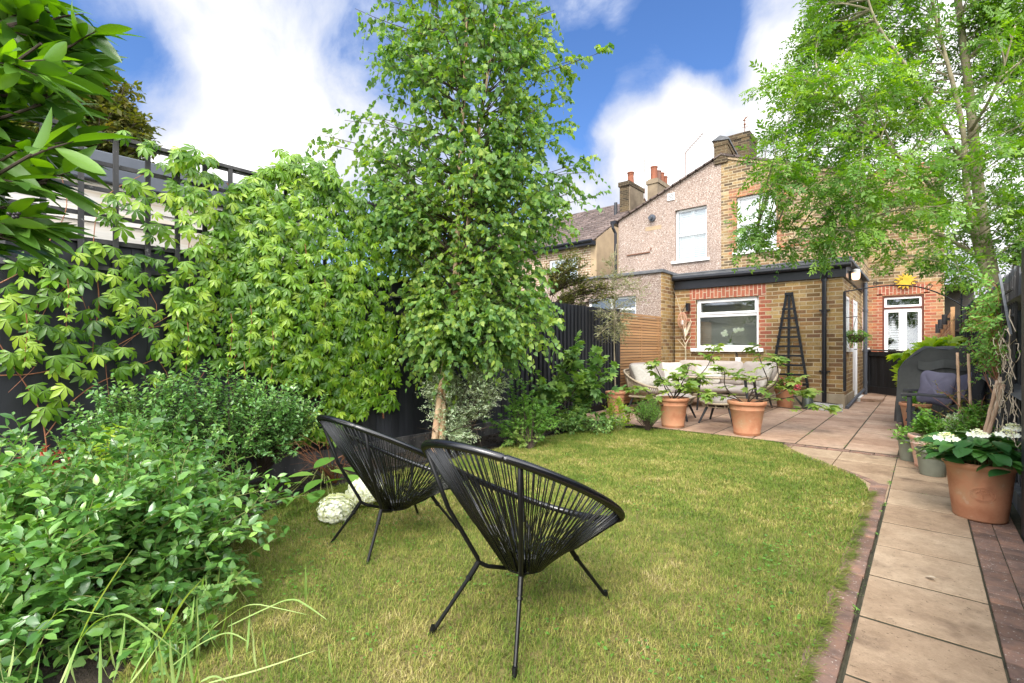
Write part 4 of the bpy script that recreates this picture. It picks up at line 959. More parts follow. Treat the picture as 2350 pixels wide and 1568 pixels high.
def table():
    t=thing('garden_table','glass topped garden table with rope edge and dark splayed legs','table',(-2.46,7.97,0))
    x0,x1,y0,y1,z=-3.08,-1.85,7.62,8.34,.625
    def rr(x0,x1,y0,y1,r,z,n=6):
        P=[]
        for cx,cy,a in ((x1-r,y0+r,-90),(x1-r,y1-r,0),(x0+r,y1-r,90),(x0+r,y0+r,180)):
            for k in range(n+1): q=R(a+90*k/n); P.append((cx+r*math.cos(q),cy+r*math.sin(q),z))
        return P
    MB().tube(rr(x0,x1,y0,y1,.1,z),.017,8,closed=True).build('rim',M['rope'],t,smooth=True)
    P=rr(x0+.01,x1-.01,y0+.01,y1-.01,.09,z+.018); Q=[(a,b_,z+.025) for a,b_,_ in P]; n=len(P)
    MB().add(P+Q,[tuple(range(n-1,-1,-1)),tuple(range(n,2*n))]+[(i,(i+1)%n,n+(i+1)%n,n+i) for i in range(n)]).build('glass_top',M['tableglass'],t)
    for sx in (0,1):
        for sy in (0,1):
            a=(x0+.2 if sx==0 else x1-.2, y0+.13 if sy==0 else y1-.13); b_=(x0+.12 if sx==0 else x1-.12, y0+.06 if sy==0 else y1-.06)
            MB().tube([(a[0],a[1],z-.005),(b_[0],b_[1],.021)],[.022,.015],8).build('leg',M['leg'],t)
    MB().box((x0+.15,(y0+y1)/2-.02,z-.03),(x1-.15,(y0+y1)/2+.02,z-.012)).build('crossbar',M['leg'],t)
table()
def stool():
    t=thing('stool','x','stool',(0,0,0))
    P=[]
    for k in range(28):
        a=2*math.pi*k/28; sp=lambda v: math.copysign(abs(v)**.45,v)
        x,y=.25*sp(math.cos(a)),.25*sp(math.sin(a)); P.append((x,y,.31+.045*(abs(x)/.25)**3))
    MB().tube(P,.016,8,closed=True).build('rope_rim',M['rope'],t,smooth=True)
    b=MB()
    for k in range(28):
        p=P[k]; b.tube([p,(p[0]*.85,p[1]*.85,.255)],.008,5)
    b.lathe([(.0,.245),(.22,.25),(.225,.262),(0,.262)],(0,0,0),20); b.build('rope_base',M['rope'],t)
    MB().cushion((0,0,.335),(.47,.47,.12),e=.35,n=14).build('cushion',M['cushion'],t,smooth=True)
    for sx in (-1,1):
        for sy in (-1,1): MB().tube([(sx*.15,sy*.15,.25),(sx*.235,sy*.235,.021)],[.02,.013],8).build('leg',M['leg'],t)
    return t
s1=stool(); s2=copy_tree(s1); s1.location=(-2.2,7.12,0); s2.location=(-2.86,7.1,0); s2.rotation_euler.z=R(6)
tag(s1,'low cushioned rope stool between the two potted figs, right hand one',group='rope stools'); tag(s2,'low cushioned rope stool behind the left potted fig',group='rope stools')

# ---------------------------------------------------------------- obelisk, arch, gate, step, trough, can, lantern
def obelisk():
    t=thing('wall_trellis','black pyramid trellis leaning on the brick wall by the drainpipe','trellis',(-1.95,10.1,0))
    y=EY-.06; T=(-1.915,2.13)
    for xb in (-2.25,-1.93,-1.60): MB().bar((xb,y,.26),(T[0]+(xb+1.925)*.12,y,T[1]),.042,.024,up=(0,1,0)).build('upright',M['black_trim'],t)
    for k in range(9):
        z=.40+k*.175; f=(z-.26)/(T[1]-.26); a=-2.25+(T[0]-.04+2.25)*f; c=-1.60+(T[0]+.04+1.60)*f
        MB().box((a-.025,y-.034,z),(c+.025,y-.0125,z+.038)).build('rung',M['black_trim'],t)
    MB().box((T[0]-.07,y-.034,T[1]-.05),(T[0]+.07,y+.0,T[1]-.005)).build('top_block',M['black_trim'],t)
obelisk()
def smoothline0(P,k=2):
    P=[Vector(p) for p in P]
    for _ in range(k):
        Q=[P[0]]
        for a,b in zip(P,P[1:]): Q+=[a.lerp(b,.25),a.lerp(b,.75)]
        Q.append(P[-1]); P=Q
    return P
def arch():
    t=thing('garden_arch','thin black metal arch with scrolls spanning the side passage','arch',(-.3,9.95,0))
    AP=smoothline0([at_Y(x,y,9.9) for x,y in ((1936,670),(1990,661),(2040,655),(2085,655),(2120,661),(2155,673),(2190,690),(2225,712),(2262,742))])
    MB().tube(AP,.011,6).build('hoop',M['black_trim'],t)
    b=MB()
    for k in range(3,len(AP)-8,4):
        c=AP[k]; P=[(c[0]+.04*math.cos(a*.5)*(1-a*.03),c[1],c[2]+.052+.04*math.sin(a*.5)*(1-a*.03)) for a in range(0,18)]; b.tube(P,.0045,5)
    b.build('scrollwork',M['black_trim'],t)
    b=MB(); b.box((-1.055,9.87,.35),(-1.02,9.905,2.05)); b.box((-1.055,9.96,.35),(-1.02,9.995,2.05))
    for i in range(12): b.box((-1.06,9.9,.5+i*.13),(-1.015,9.965,.525+i*.13))
    b.build('side_ladder',M['black_trim'],t)
    MB().bar((.42,9.9,.02),(.42,9.9,1.98),.02,.02).build('post',M['black_trim'],t)
arch()
def gate():
    a=Vector((-1.03,14.0,0)); c=Vector((-.37,13.2,0)); t=thing('garden_gate','low black boarded gate standing open across the side passage','gate',(a.x,a.y,0))
    d=(c-a); L=d.length; d.normalize(); nrmv=Vector((-d.y,d.x,0)); 
    Mt=Matrix(((d.x,nrmv.x,0,a.x),(d.y,nrmv.y,0,a.y),(0,0,1,0),(0,0,0,1)))
    b=MB(Mt); x=.11
    while x<L-.13: b.box((x,0,.14),(min(x+.098,L-.1),.018,.9)); x+=.103
    b.build('boards',M['black_wood'],t,bevel=.004)
    b=MB(Mt); b.box((0,-.03,.03),(.1,.03,1.03)); b.box((L-.1,-.03,.03),(L,.03,1.0)); b.box((.1,-.028,.9),(L-.1,.028,1.0)); b.box((.1,-.028,.04),(L-.1,.028,.2)); b.build('frame',M['black_wood'],t,bevel=.004)
    b=MB(Mt); b.hexa([(-.02,-.05,1.031),(L+.02,-.05,1.002),(L+.02,.05,1.002),(-.02,.05,1.031),(-.02,-.05,1.056),(L+.02,-.05,1.027),(L+.02,.05,1.027),(-.02,.05,1.056)]); b.build('capping',M['black_old'],t)
    b=MB(Mt); b.box((L-.0,-.02,.78),(L+.02,.02,.9)); b.build('latch',M['rust'],t)
gate()
o=MB().box((-1.03,11.75,.021),(-.62,12.5,.085)).build('paving_step',M['patio'],bevel=.008); tag(o,'loose sandstone slab used as a step at the side door','step')
def trough():
    t=thing('tiled_trough','low planter box faced with grey and white patterned tiles at the wall corner','planter',(-1.35,9.62,0))
    m,nt=newmat('patterned_tile'); p=nd(nt,'ShaderNodeTexCoord').outputs['Object']
    v=nd(nt,'ShaderNodeVectorMath',{0:p,1:(12.,12.,12.)},operation='MULTIPLY').outputs[0]
    fr=nd(nt,'ShaderNodeVectorMath',{0:v},operation='FRACTION').outputs[0]; sb=nd(nt,'ShaderNodeVectorMath',{0:fr,1:(.5,.5,.5)},operation='SUBTRACT').outputs[0]
    s=nd(nt,'ShaderNodeSeparateXYZ',{0:sb}); q=mth(nt,'SQRT',mth(nt,'ADD',mth(nt,'MULTIPLY',s.outputs[0],s.outputs[0]),mth(nt,'MULTIPLY',s.outputs[2],s.outputs[2])))
    w_=mth(nt,'SINE',mth(nt,'MULTIPLY',q,26.)); c=ramp(nt,mth(nt,'MULTIPLY_ADD',w_,.5),[(.0,(.25,.25,.27)),(.2,(.7,.7,.68))]); outp(nt,bsdf(nt,c,.4,.5)); M['tilepat']=m
    b=MB(); a=(-1.56,9.78); c2=(-1.10,9.50); 
    d=Vector((c2[0]-a[0],c2[1]-a[1],0)); L=d.length; d.normalize(); n=Vector((-d.y,d.x,0)); Mt=Matrix(((d.x,n.x,0,a[0]),(d.y,n.y,0,a[1]),(0,0,1,0),(0,0,0,1)))
    MB(Mt).box((0,0,.021),(L,.14,.145)).build('box',M['tilepat'],t,bevel=.004)
    MB(Mt).box((.015,.015,.146),(L-.015,.125,.150)).build('soil',M['soil'],t)
trough()
def can():
    c=Vector((-1.55,9.72,.02)); t=thing('watering_can','dull green metal watering can behind the tiled planter','watering can',c)
    MB().lathe([(.0,0),(.10,0),(.10,.01),(.085,.2),(.07,.22),(.06,.22),(.075,.19)],c,20).build('body',M['metal_grey'],t,smooth=True)
    MB().tube([c+Vector((-.08,-.02,.06)),c+Vector((-.2,-.05,.22)),c+Vector((-.25,-.06,.28))],[.022,.012,.014],8).build('spout',M['metal_grey'],t,smooth=True)
    MB().tube([c+Vector((.08*math.cos(a),0,.2+.13*math.sin(a))) for a in np.linspace(0,math.pi,12)],.007,6).build('handle',M['metal_grey'],t,smooth=True)
can()
def lantern():
    p=Vector(at_Y(1566,735,10.02)); t=thing('wicker_lantern','copper wicker lantern hanging at the wall corner beside the window','lantern',p)
    b=MB()
    for k in range(18):
        a=2*math.pi*k/18; b.tube([(p.x+r*math.cos(a),p.y+r*math.sin(a)*.9,p.z+z) for r,z in ((.035,.16),(.075,.1),(.10,0),(.075,-.12),(.03,-.17))],.0045,4)
    for r,z in ((.04,.16),(.10,0),(.035,-.17)): b.tube([(p.x+r*math.cos(a*.35),p.y+r*math.sin(a*.35)*.9,p.z+z) for a in range(18)],.006,4,closed=True)
    b.build('cage',M['copper'],t)
    MB().lathe([(0,0),(.03,0),(.03,.1),(0,.1)],(p.x,p.y,p.z-.09),12).build('candle',M['ceramic'],t)
    b=MB(); b.box((p.x+.045,p.y+.06,p.z+.2),(p.x+.11,p.y+.165,p.z+.36)); b.bar((p.x+.07,p.y+.05,p.z+.36),(p.x+.0,p.y,p.z+.17),.01,.01); b.build('bracket',M['black_trim'],t)
lantern()
def orchid():
    t=thing('orchid','white orchid in a white pot on the inner windowsill','plant',(-3.0,10.42,1.09))
    c=(-3.04,10.40,1.085)
    MB().lathe([(0,0),(.055,0),(.068,.1),(.06,.1)],c,20).build('pot',M['ceramic'],t,smooth=True)
    b=MB()
    for s,h,dx in ((-1,.34,-.10),(1,.38,.10)): b.tube([(c[0],c[1],c[2]+.1),(c[0]+dx*.3,c[1],c[2]+.26),(c[0]+dx*.9,c[1],c[2]+h),(c[0]+dx*1.6,c[1],c[2]+h+.02)],.004,5)
    b.build('stem',M['stem_green'],t)
    P=[];n=0
    for dx,h in ((-.10,.32),(-.07,.28),(-.12,.27),(-.15,.31),(-.09,.35),(.09,.38),(.13,.36),(.16,.39),(.20,.37),(.10,.34),(.24,.38)): P.append((c[0]+dx,c[1]-.01,c[2]+h))
    P=np.array(P); sets=[]
    for a in range(5):
        Y=np.tile([math.cos(a*1.256),0,math.sin(a*1.256)],(len(P),1)); sets.append(inst(leaf_oval(.8,.0,.1),P,Y,np.tile([0,-1.,.1],(len(P),1)),.042,rng.random(len(P))))
    leafobj('flowers',sets,M['petal'],t)
    n=5; Y=rng.normal(size=(n,3)); Y[:,2]=.5; leafobj('leaf',[inst(leaf_oval(.35,.03,.5),np.tile([c[0],c[1],c[2]+.1],(n,1)),Y,np.tile([0,0,1.],(n,1)),.13,rng.random(n))],M['lf_hyd'],t)
orchid()
# hanging basket
def basket():
    p=Vector(at_X(1965,772,-.93)); t=thing('hanging_basket','mossy hanging basket on the side wall of the extension','basket',p)
    MB().lathe([(0,-.12),(.08,-.1),(.13,-.03),(.14,.03),(.0,.03)],p,18).build('basket',M['moss'],t)
    b=MB(); b.bar((p.x-.15,p.y,p.z+.34),(p.x+.02,p.y,p.z+.36),.012,.012); 
    for a in (0,2.1,4.2): b.tube([(p.x,p.y,p.z+.35),(p.x+.13*math.cos(a),p.y+.13*math.sin(a),p.z+.03)],.003,4)
    b.build('chain',M['black_trim'],t)
    n=130; D=nrm(rng.normal(size=(n,3))+np.array([0,0,.2])); B=np.tile(np.array(p)+[0,0,.03],(n,1))+D*[.1,.1,.03]
    leafobj('foliage',[foliate(B,D,np.full(n,.14),leaf_oval(.5,.05,.2,1),.04,5,.6)],M['lf_herb'],t)
basket()
def sun_ornament():
    p=Vector(at_Y(2078,645,15.22)); t=thing('wall_ornament','yellow metal sun ornament on the wall above the french doors','ornament',p)
    MB().tube([(p.x,p.y,p.z),(p.x,p.y+.03,p.z)],.13,24).build('disc',M['yellow'],t)
    b=MB()
    for k in range(14):
        a=k*math.pi/7; ca,sa=math.cos(a),math.sin(a); b.add([(p.x+.13*ca-.03*sa,p.y+.01,p.z+.13*sa+.03*ca),(p.x+.13*ca+.03*sa,p.y+.01,p.z+.13*sa-.03*ca),(p.x+.25*ca,p.y+.01,p.z+.21*sa),(p.x+.15*ca,p.y+.025,p.z+.15*sa)],[(0,1,2),(0,2,3),(1,3,2)])
    b.build('rays',M['yellow'],t)
sun_ornament()

# ---------------------------------------------------------------- covered barbecue, slatted armchair, cushions
def bbq():
    t=thing('covered_barbecue','barbecue under a draped dark grey cover by the right fence','barbecue',(.12,8.5,0))
    prof=[(1.10,0.0),(1.105,.0)]
    V=[];Fc=[]; U=30; Wn=14
    # top outline along x from left low shoulder to right
    def topz(u): # u 0..1 left to right
        return .80+.31*min(1,max(0,(u-.02)/.34))**.6 if u<.36 else 1.11
    rows=[]
    x0,x1,y0,y1=-.27,.47,8.15,8.75
    for j in range(Wn+1):
        v=j/Wn; row=[]
        for i in range(U+1):
            u=i/U; z=topz(u)-.03*(2*v-1)**4+.008*math.sin(u*17+v*5); y=y0+(y1-y0)*v
            if u>.93: z-=.10*((u-.93)/.07)**2
            row.append((x0+(x1-x0)*u,y,z))
        rows.append(row)
    top=MB(); top.grid(rows)
    # skirt with folds
    per=[rows[0][i] for i in range(U+1)]+[rows[j][U] for j in range(1,Wn+1)]+[rows[Wn][i] for i in range(U-1,-1,-1)]+[rows[j][0] for j in range(Wn-1,0,-1)]
    n=len(per); cx,cy=(x0+x1)/2,(y0+y1)/2; sk=[]
    for k in range(11):
        s=k/10; r=[]
        for i,p in enumerate(per+[per[0]]):
            ii=i%n; f=.022*s*math.sin(ii*.85+1.3*math.sin(ii*.3))+.012*s*math.sin(ii*2.1+s*4); ex=1+.05*s
            dx,dy=p[0]-cx,p[1]-cy; l=math.hypot(dx,dy); z=p[2]*(1-s)+.10*s+(.012*math.sin(s*12+ii*.6))
            r.append((cx+dx*ex+dx/l*f,cy+dy*ex+dy/l*f,z))
        sk.append(r)
    top.grid(sk); top.build('cover',M['cover'],t,smooth=True)
    # seam flap
    fl=[[(x0+(x1-x0)*(.28+.62*i/16),y0-.012-.03*k/3-.006*math.sin(i),.93-.02*math.sin(i*.5)-.035*k) for i in range(17)] for k in range(4)]
    MB().grid(fl).build('cover_flap',M['cover'],t,smooth=True)
    for x in (x0+.06,x1-.06):
        for y in (y0+.06,y1-.06): MB().tube([(x,y,.7),(x,y,.02)],.015,8).build('leg',M['leg'],t)
bbq()
def armchair():
    # reclined slatted chair facing across the path, its back to the fence
    t=thing('slatted_armchair','black slatted reclining garden armchair facing away from the right fence','chair',(.15,7.1,0))
    for y in (6.86,7.52):
        MB().bar((-.13,y,.0205),(-.13,y,.56),.1,.035,up=(1,0,0)).build('front_leg',M['black_wood'],t,bevel=.004)
        a=MB(); P=[(-.2,.575),(-.05,.585),(.15,.575),(.34,.56)]
        for p,q in zip(P,P[1:]): a.bar((p[0],y,p[1]),(q[0],y,q[1]),.13 if y<7 else .13,.024)
        a.build('armrest',M['black_wood'],t,bevel=.003)
        MB().bar((-.14,y+(.03 if y<7 else -.03),.34),(.42,y+(.03 if y<7 else -.03),.10),.026,.12).build('side_rail',M['black_wood'],t)
        MB().bar((.30,y,.55),(.40,y,.04),.06,.03).build('rear_leg',M['black_wood'],t)
    for i in range(6): x=-.12+i*.085; z=.385-i*.036; MB().bar((x,6.9,z),(x,7.48,z),.075,.02).build('seat_slat',M['black_wood'],t)
    for i in range(7):
        y=6.90+i*.095; MB().bar((.27,y,.20),(.465,7.19+(y-7.19)*1.12,.86+.05*math.cos((i-3)*.45)),.02,.082,up=(1,0,.2)).build('back_slat',M['black_wood'],t,bevel=.003)
    MB().bar((.425,6.86,.58),(.425,7.52,.58),.03,.06).build('back_rail',M['black_wood'],t)
armchair()
for c,s,r,lab in (((.10,7.15,.64),(.33,.36,.13),(R(80),R(18),R(-37)),'purple grey cushion standing on its corner on the black armchair'),((.29,7.38,.62),(.34,.34,.13),(R(66),R(0),R(-72)),'purple grey cushion leaning behind the other on the black armchair')):
    tag(MB().cushion(c,s,r,e=.3,n=16,puff=.12,spin=R(14)).build('scatter_cushion',M['cushion_p'],smooth=True),lab,'cushion','purple grey cushions')
# fan trellis, canes
def fan():
    t=thing('fan_trellis','dark narrow fan trellis leaning against the right fence','trellis',(.45,4.75,.5))
    for i in range(6): MB().bar((.44,4.62+i*.045,.62),(.45,4.40+i*.12,1.62-.02*i),.012,.012).build('upright',M['black_old'],t)
    for k in range(5): z=.8+k*.17; MB().bar((.432,4.60-.035*k,z),(.432,4.88+.022*k,z),.01,.012).build('rung',M['black_old'],t)
    MB().bar((.42,5.03,1.64),(.42,4.42,1.18),.014,.014).build('stake',M['grey_fence'],t)
fan()
def cane(name,a,b_,lab,r=.008,grp='bamboo canes by the right fence'):
    a=Vector(a);b_=Vector(b_);n=14; P=[a.lerp(b_,i/n) for i in range(n+1)]; rad=[r*(1.25 if i%3==0 else 1) for i in range(n+1)]
    tag(MB().tube(P,rad,8).build(name,M['cane'],smooth=True),lab,'cane',grp)
cane('garden_cane',(.26,6.28,.30),(.24,6.30,1.05),'upright bamboo cane in front of the armchair, left of the pair',.011)
cane('garden_cane',(.335,6.22,.30),(.315,6.26,1.04),'upright bamboo cane in front of the armchair, right of the pair',.011)
for i,(dx,dy,h) in enumerate(((0,0,.86),(.03,.08,.88),(.02,-.07,.84))):
    cane('garden_cane',(.30+dx*.3,4.95+dy*.6,.25),(.40+dx,4.9+dy*1.6,h),['leaning cane tied in a bundle above the cream hydrangea, middle one','leaning cane tied in a bundle above the cream hydrangea, thickest and leftmost','leaning cane tied in a bundle above the cream hydrangea, rightmost'][i],.012)
# irrigation hose on the soil
P=[Vector(p) for p in ((-3.62,1.3,.01),(-3.66,2.2,.012),(-3.6,3.1,.012),(-3.62,3.9,.012),(-3.52,4.5,.015),(-3.62,5.1,.012),(-3.4,5.7,.014),(-3.1,6.0,.02))]
pts=[]
for i in range(len(P)-1):
    for j in range(8): u=j/8; pts.append(P[i].lerp(P[i+1],u)+Vector((.02*math.sin((i*8+j)*.5),0,.0)))
tag(MB().tube(pts,.009,8).build('garden_hose',M['rubber'],smooth=True),'black irrigation hose lying on the soil border','hose')

# ---------------------------------------------------------------- pots
def potshape(t,c,rt,rb,h,mat='terracotta',bands=True,n=40,name='pot'):
    x,y,z=c
    prof=[(0,0),(rb*.97,0),(rb,.008)]
    if bands: prof+=[(rb*1.005,h*.05),(rb*1.03,h*.06),(rb*1.035,h*.085),(rb*1.01,h*.1)]
    r8=rb+(rt*.9-rb)*.78
    prof+=[(rb+(rt*.9-rb)*.4,h*.4),(r8,h*.72)]
    if bands: prof+=[(r8*1.03,h*.735),(r8*1.035,h*.76),(r8*1.01,h*.775)]
    prof+=[(rt*.92,h*.88)]
    p=MB().lathe(prof,(x,y,z),n,cap=False); p.build(name,M[mat],t,smooth=True)
    MB().lathe([(rt*.92,h*.88),(rt*.985,h*.895),(rt,h*.92),(rt,h*.975),(rt*.985,h*.995),(rt*.93,h),(rt*.9,h*.985),(rt*.87,h*.86)],(x,y,z),n,cap=False).build('rim',M[mat],t,smooth=True)
    MB().lathe([(0,h*.9),(rt*.5,h*.91),(rt*.89,h*.895),(rt*.89,h*.89),(0,h*.885)],(x,y,z),24).build('soil',M['soil'],t)
# ---------------------------------------------------------------- plants
UP=np.array([0,0,1.])
LATV=np.array([CW,SY,0.]); DEPV=np.array([-SY,CW,0.])
def sample_poly(poly,n):
    P=np.array(poly,float); lo,hi=P.min(0),P.max(0); out=np.zeros((0,2))
    while len(out)<n:
        q=lo+(hi-lo)*rng.random((n*3,2)); out=np.concatenate([out,q[inpoly(q,poly)]])
    return out[:n]
def targets(poly,n,d,dd):
    q=sample_poly(poly,n); c=np.array(poly,float).mean(0); 
    r=np.clip(np.linalg.norm((q-c)/(np.array(poly,float).max(0)-c+1),axis=1),0,1)
    z=d+dd*np.sqrt(np.clip(1.05-r*r,0.05,1))*rng.uniform(-1,1,n)
    return np.array([at_depth(a[0],a[1],b) for a,b in zip(q,z)])
def nearest(S,T,below=.25):
    S=np.asarray(S,float); D=np.linalg.norm(S[None]-T[:,None],axis=2)+ np.maximum(0,S[None,:,2]-T[:,None,2]+below)*2
    return S[D.argmin(1)]
def line(pts,n=10):
    P=[np.array(p,float) for p in pts]; out=[]
    for a,b in zip(P,P[1:]):
        for k in range(n): out.append(a+(b-a)*k/n)
    out.append(P[-1]); return np.array(out)
def smoothline(pts,k=3):
    P=np.array(pts,float)
    for _ in range(k):
        Q=[P[0]]
        for a,b in zip(P,P[1:]): Q+= [a*.75+b*.25,a*.25+b*.75]
        Q.append(P[-1]); P=np.array(Q)
    return P
def plant(name,label,cat,root,T,S,leaf,size,mat,bark='bark_dark',tw=8,per=8,L=.25,droop=.3,up=.2,spread=.9,face=.7,hang=0,limb=(.008,.003),twr=.0018,lift=.12,group=None,jit=.05,parent=None,fname='foliage',sname='branches',tmin=.3,out=.8,near=None,jr=.35,flt=None,extra=None,twt=True,t0=.1,nup=(0,0,1)):
    t=parent or thing(name,label,cat,root,group)
    A=nearest(S,T) if near is None else near
    Cv=curves(A,T,lift,jit)
    b=MB(); tubes(b,Cv,limb[0],limb[1],4)
    B,D,Ls=twigs(Cv,tw,L,up,droop,tmin,out)
    if flt is not None:
        k=flt(B+D*Ls[:,None]); B,D,Ls=B[k],D[k],Ls[k]
    if twt: twigtubes(b,B,D,Ls,droop,twr)
    b.build(sname,M[bark],t)
    kinds=leaf if isinstance(leaf,list) else [leaf]; nk=len(kinds)
    sets=[foliate(B[i::nk],D[i::nk],Ls[i::nk],lf,size,per,droop,spread,face,hang,jr=jr,t0=t0,nup=nup) for i,lf in enumerate(kinds)]+(extra or [])
    leafobj(fname,sets,mat if not isinstance(mat,str) else M[mat],t)
    return t
OV=leaf_oval(.5,.06,.16,2); OV1=leaf_oval(.52,.06,.2,1); HT=leaf_heart(.88); PIN=leaf_pinnate(4,.42); PIN2=leaf_pinnate(5,.38,1.3); PIN3=leaf_pinnate(3,.46,-1); PAL=leaf_palmate(); FIG=leaf_fig(); DIA=leaf_diamond(.4,.1); LAU=leaf_oval(.23,.03,.16,4)
LAU=(LAU[0],LAU[1])

# ---- birch
def birch():
    def tp(P,d=4.86): return np.array([at_depth(x,y,d) for x,y in P])
    st1=smoothline(tp([(1012,1044),(1016,900),(1030,780),(1045,650),(1052,500),(1055,350),(1066,200),(1072,50),(1060,-150),(1065,-350)]),2)
    st2=smoothline(np.concatenate([tp([(994,1044),(1006,930),(1022,830),(1044,700),(1062,600),(1080,480),(1098,300),(1132,90),(1148,-60)],4.82),tp([(1170,-260)],4.9)]),2)
    t=thing('birch_tree','tall slender birch tree with peeling trunk and loose heart shaped leaves by the black fence','tree',(st1[0][0],st1[0][1],0))
    for s,r in ((st1,.042),(st2,.036)):
        b=MB(); n=len(s); b.tube([tuple(p) for p in s],[r*(1-.85*i/n)*(1+.06*math.sin(i*2.3)) for i in range(n)],10); b.build('trunk',M['bark_birch'],t,smooth=True)
    ys=[-450,-200,0,80,150,250,300,370,470,550,650,750,850,920]
    Lx=[1010,930,850,860,880,800,760,810,840,880,905,960,960,980]
    Rx=[1110,1200,1300,1290,1290,1290,1300,1340,1320,1270,1270,1260,1190,1120]
    n=400; T=[]
    while len(T)<n:
        y=random.uniform(-430,840); l=np.interp(y,ys,Lx); r=np.interp(y,ys,Rx); xc=np.interp(y,[-400,0,500,900],[1060,1095,1050,1020])
        a=random.random()*2*math.pi; k=1.1*random.random()**.5
        ex=(r-xc) if math.cos(a)>0 else (xc-l); ed=(r-l)/2
        p=np.array(at_depth(xc+math.cos(a)*k*ex,y,5.06+math.sin(a)*k*ed/1093*5.06*.8))
        if p[2]<1.95 and p[0]<-4.02: p[0]=-4.02
        T.append(p)
    for x,y in ((1380,120),(1340,135),(1365,450),(1345,370),(705,305),(745,330),(815,20),(845,120),(905,770),(900,790),(1320,420)): T.append(np.array(at_depth(x,y,5.0)))
    low=targets([(960,620),(1100,560),(1270,600),(1290,700),(1260,780),(1180,830),(1090,800),(1050,840),(960,800),(905,760),(920,680)],90,4.75,.45)
    low2=targets([(800,400),(960,380),(960,560),(880,560),(830,480)],26,4.8,.25)
    low3=targets([(830,330),(960,250),(1250,250),(1330,420),(1310,570),(860,570)],75,4.86,.8)
    T=T+[p for p in low]+[p for p in low2]+[p for p in low3]; 
    for p in T:
        if p[2]<1.95 and p[0]<-4.02: p[0]=-4.02
    T=np.array(T); S=np.concatenate([st1[len(st1)//4:],st2[len(st2)//4:]])
    A=nearest(S,T,.45)
    def keep(e): return ~((e[:,2]<1.9)&(e[:,0]<-4.08))
    plant('','','',None,T,S,HT,.056,'lf_birch','bark_dark',tw=8,per=10,L=.30,droop=.55,up=.0,spread=.8,face=.15,hang=.7,limb=(.0065,.0022),twr=.0013,parent=t,near=A,lift=.05,fname='crown',tmin=.3,jr=.6,flt=keep)
birch()
# ---- pinnate tree over the right fence
def rowan():
    def tp(P,d): return np.array([at_depth(x,y,dd) for (x,y),dd in zip(P,d if hasattr(d,'__len__') else [d]*len(P))])
    a=smoothline(tp([(2348,1010),(2325,800),(2292,690),(2262,570),(2246,450),(2234,310),(2222,190),(2205,60),(2185,-120),(2170,-300)],5.6),2)
    b=smoothline(tp([(2290,690),(2255,620),(2228,500),(2214,410),(2214,310),(2190,200),(2150,60),(2120,-100)],5.5),2)
    c=smoothline(tp([(2300,700),(2335,620),(2362,500),(2400,350),(2430,150)],5.5),2)
    l1=smoothline(tp([(2252,560),(2190,480),(2110,400),(2030,330),(1950,250),(1880,180)],[5.6,5.4,5.2,5.1,5.0,5.0]),2)
    l2=smoothline(tp([(2270,610),(2170,540),(2060,510),(1950,500),(1850,530),(1740,520)],[5.6,5.5,5.3,5.2,5.2,5.3]),2)
    l3=smoothline(tp([(2240,420),(2170,300),(2080,150),(2010,60),(1980,-40)],[5.6,5.3,5.0,4.9,4.8]),2)
    l4=smoothline(tp([(2228,300),(2290,200),(2330,60)],[5.5,5.0,4.8]),2)
    t=thing('ash_leaved_tree','large bright green feathery leaved tree leaning over the right fence','tree',(a[0][0],a[0][1],0))
    for s,r,nm in ((a,.085,'trunk'),(b,.045,'trunk'),(c,.055,'trunk'),(l1,.028,'limb'),(l2,.024,'limb'),(l3,.026,'limb'),(l4,.02,'limb')):
        m=MB(); n=len(s); m.tube([tuple(p) for p in s],[r*(1-.78*i/n)*(1+.05*math.sin(i*2.1)) for i in range(n)],10); m.build(nm,M['bark'],t,smooth=True)
    poly=[(1900,-330),(1870,-100),(1850,20),(1835,90),(1765,160),(1790,240),(1800,320),(1760,370),(1810,410),(1830,450),(1820,500),(1830,550),(1900,555),(1940,585),(2050,600),(2120,645),(2200,620),(2320,640),(2480,640),(2560,300),(2500,-330)]
    T=targets(poly,430,5.35,1.25)
    edge=targets([(1745,160),(1850,120),(1870,330),(1770,330)],10,5.2,.4); T=np.concatenate([T,edge,targets([(1700,500),(1770,450),(1830,560),(1710,560)],6,5.3,.2)])
    S=np.concatenate([s[2:] for s in (a,b,c,l1,l2,l3,l4)])
    T=T[(T[:,2]>1.95)]
    def rf(e):
        d=e@DEPV; x=CX+(e@LATV)/d*F; y=HY-(e[:,2]-CAMZ)/d*F
        return (e[:,2]>1.78)&~((abs(x-1955)<38)&(y>585))
    tr=a[2:]; dmin=np.array([min(np.hypot(((p@LATV)/(p@DEPV)-(q@LATV)/(q@DEPV)),(p[2]-CAMZ)/(p@DEPV)-(q[2]-CAMZ)/(q@DEPV)) for q in tr) for p in T]); dp=T@DEPV
    T=T[~((dmin<.045)&(dp<5.7))]
    plant('','','',None,T,S,[PIN,PIN2,PIN3],.19,'lf_rowan','bark',tw=7,per=5,L=.26,droop=.35,up=.15,spread=.85,face=.75,hang=.25,limb=(.010,.003),twr=.0018,parent=t,lift=.06,fname='crown',tmin=.35,jr=.45,flt=rf)
rowan()
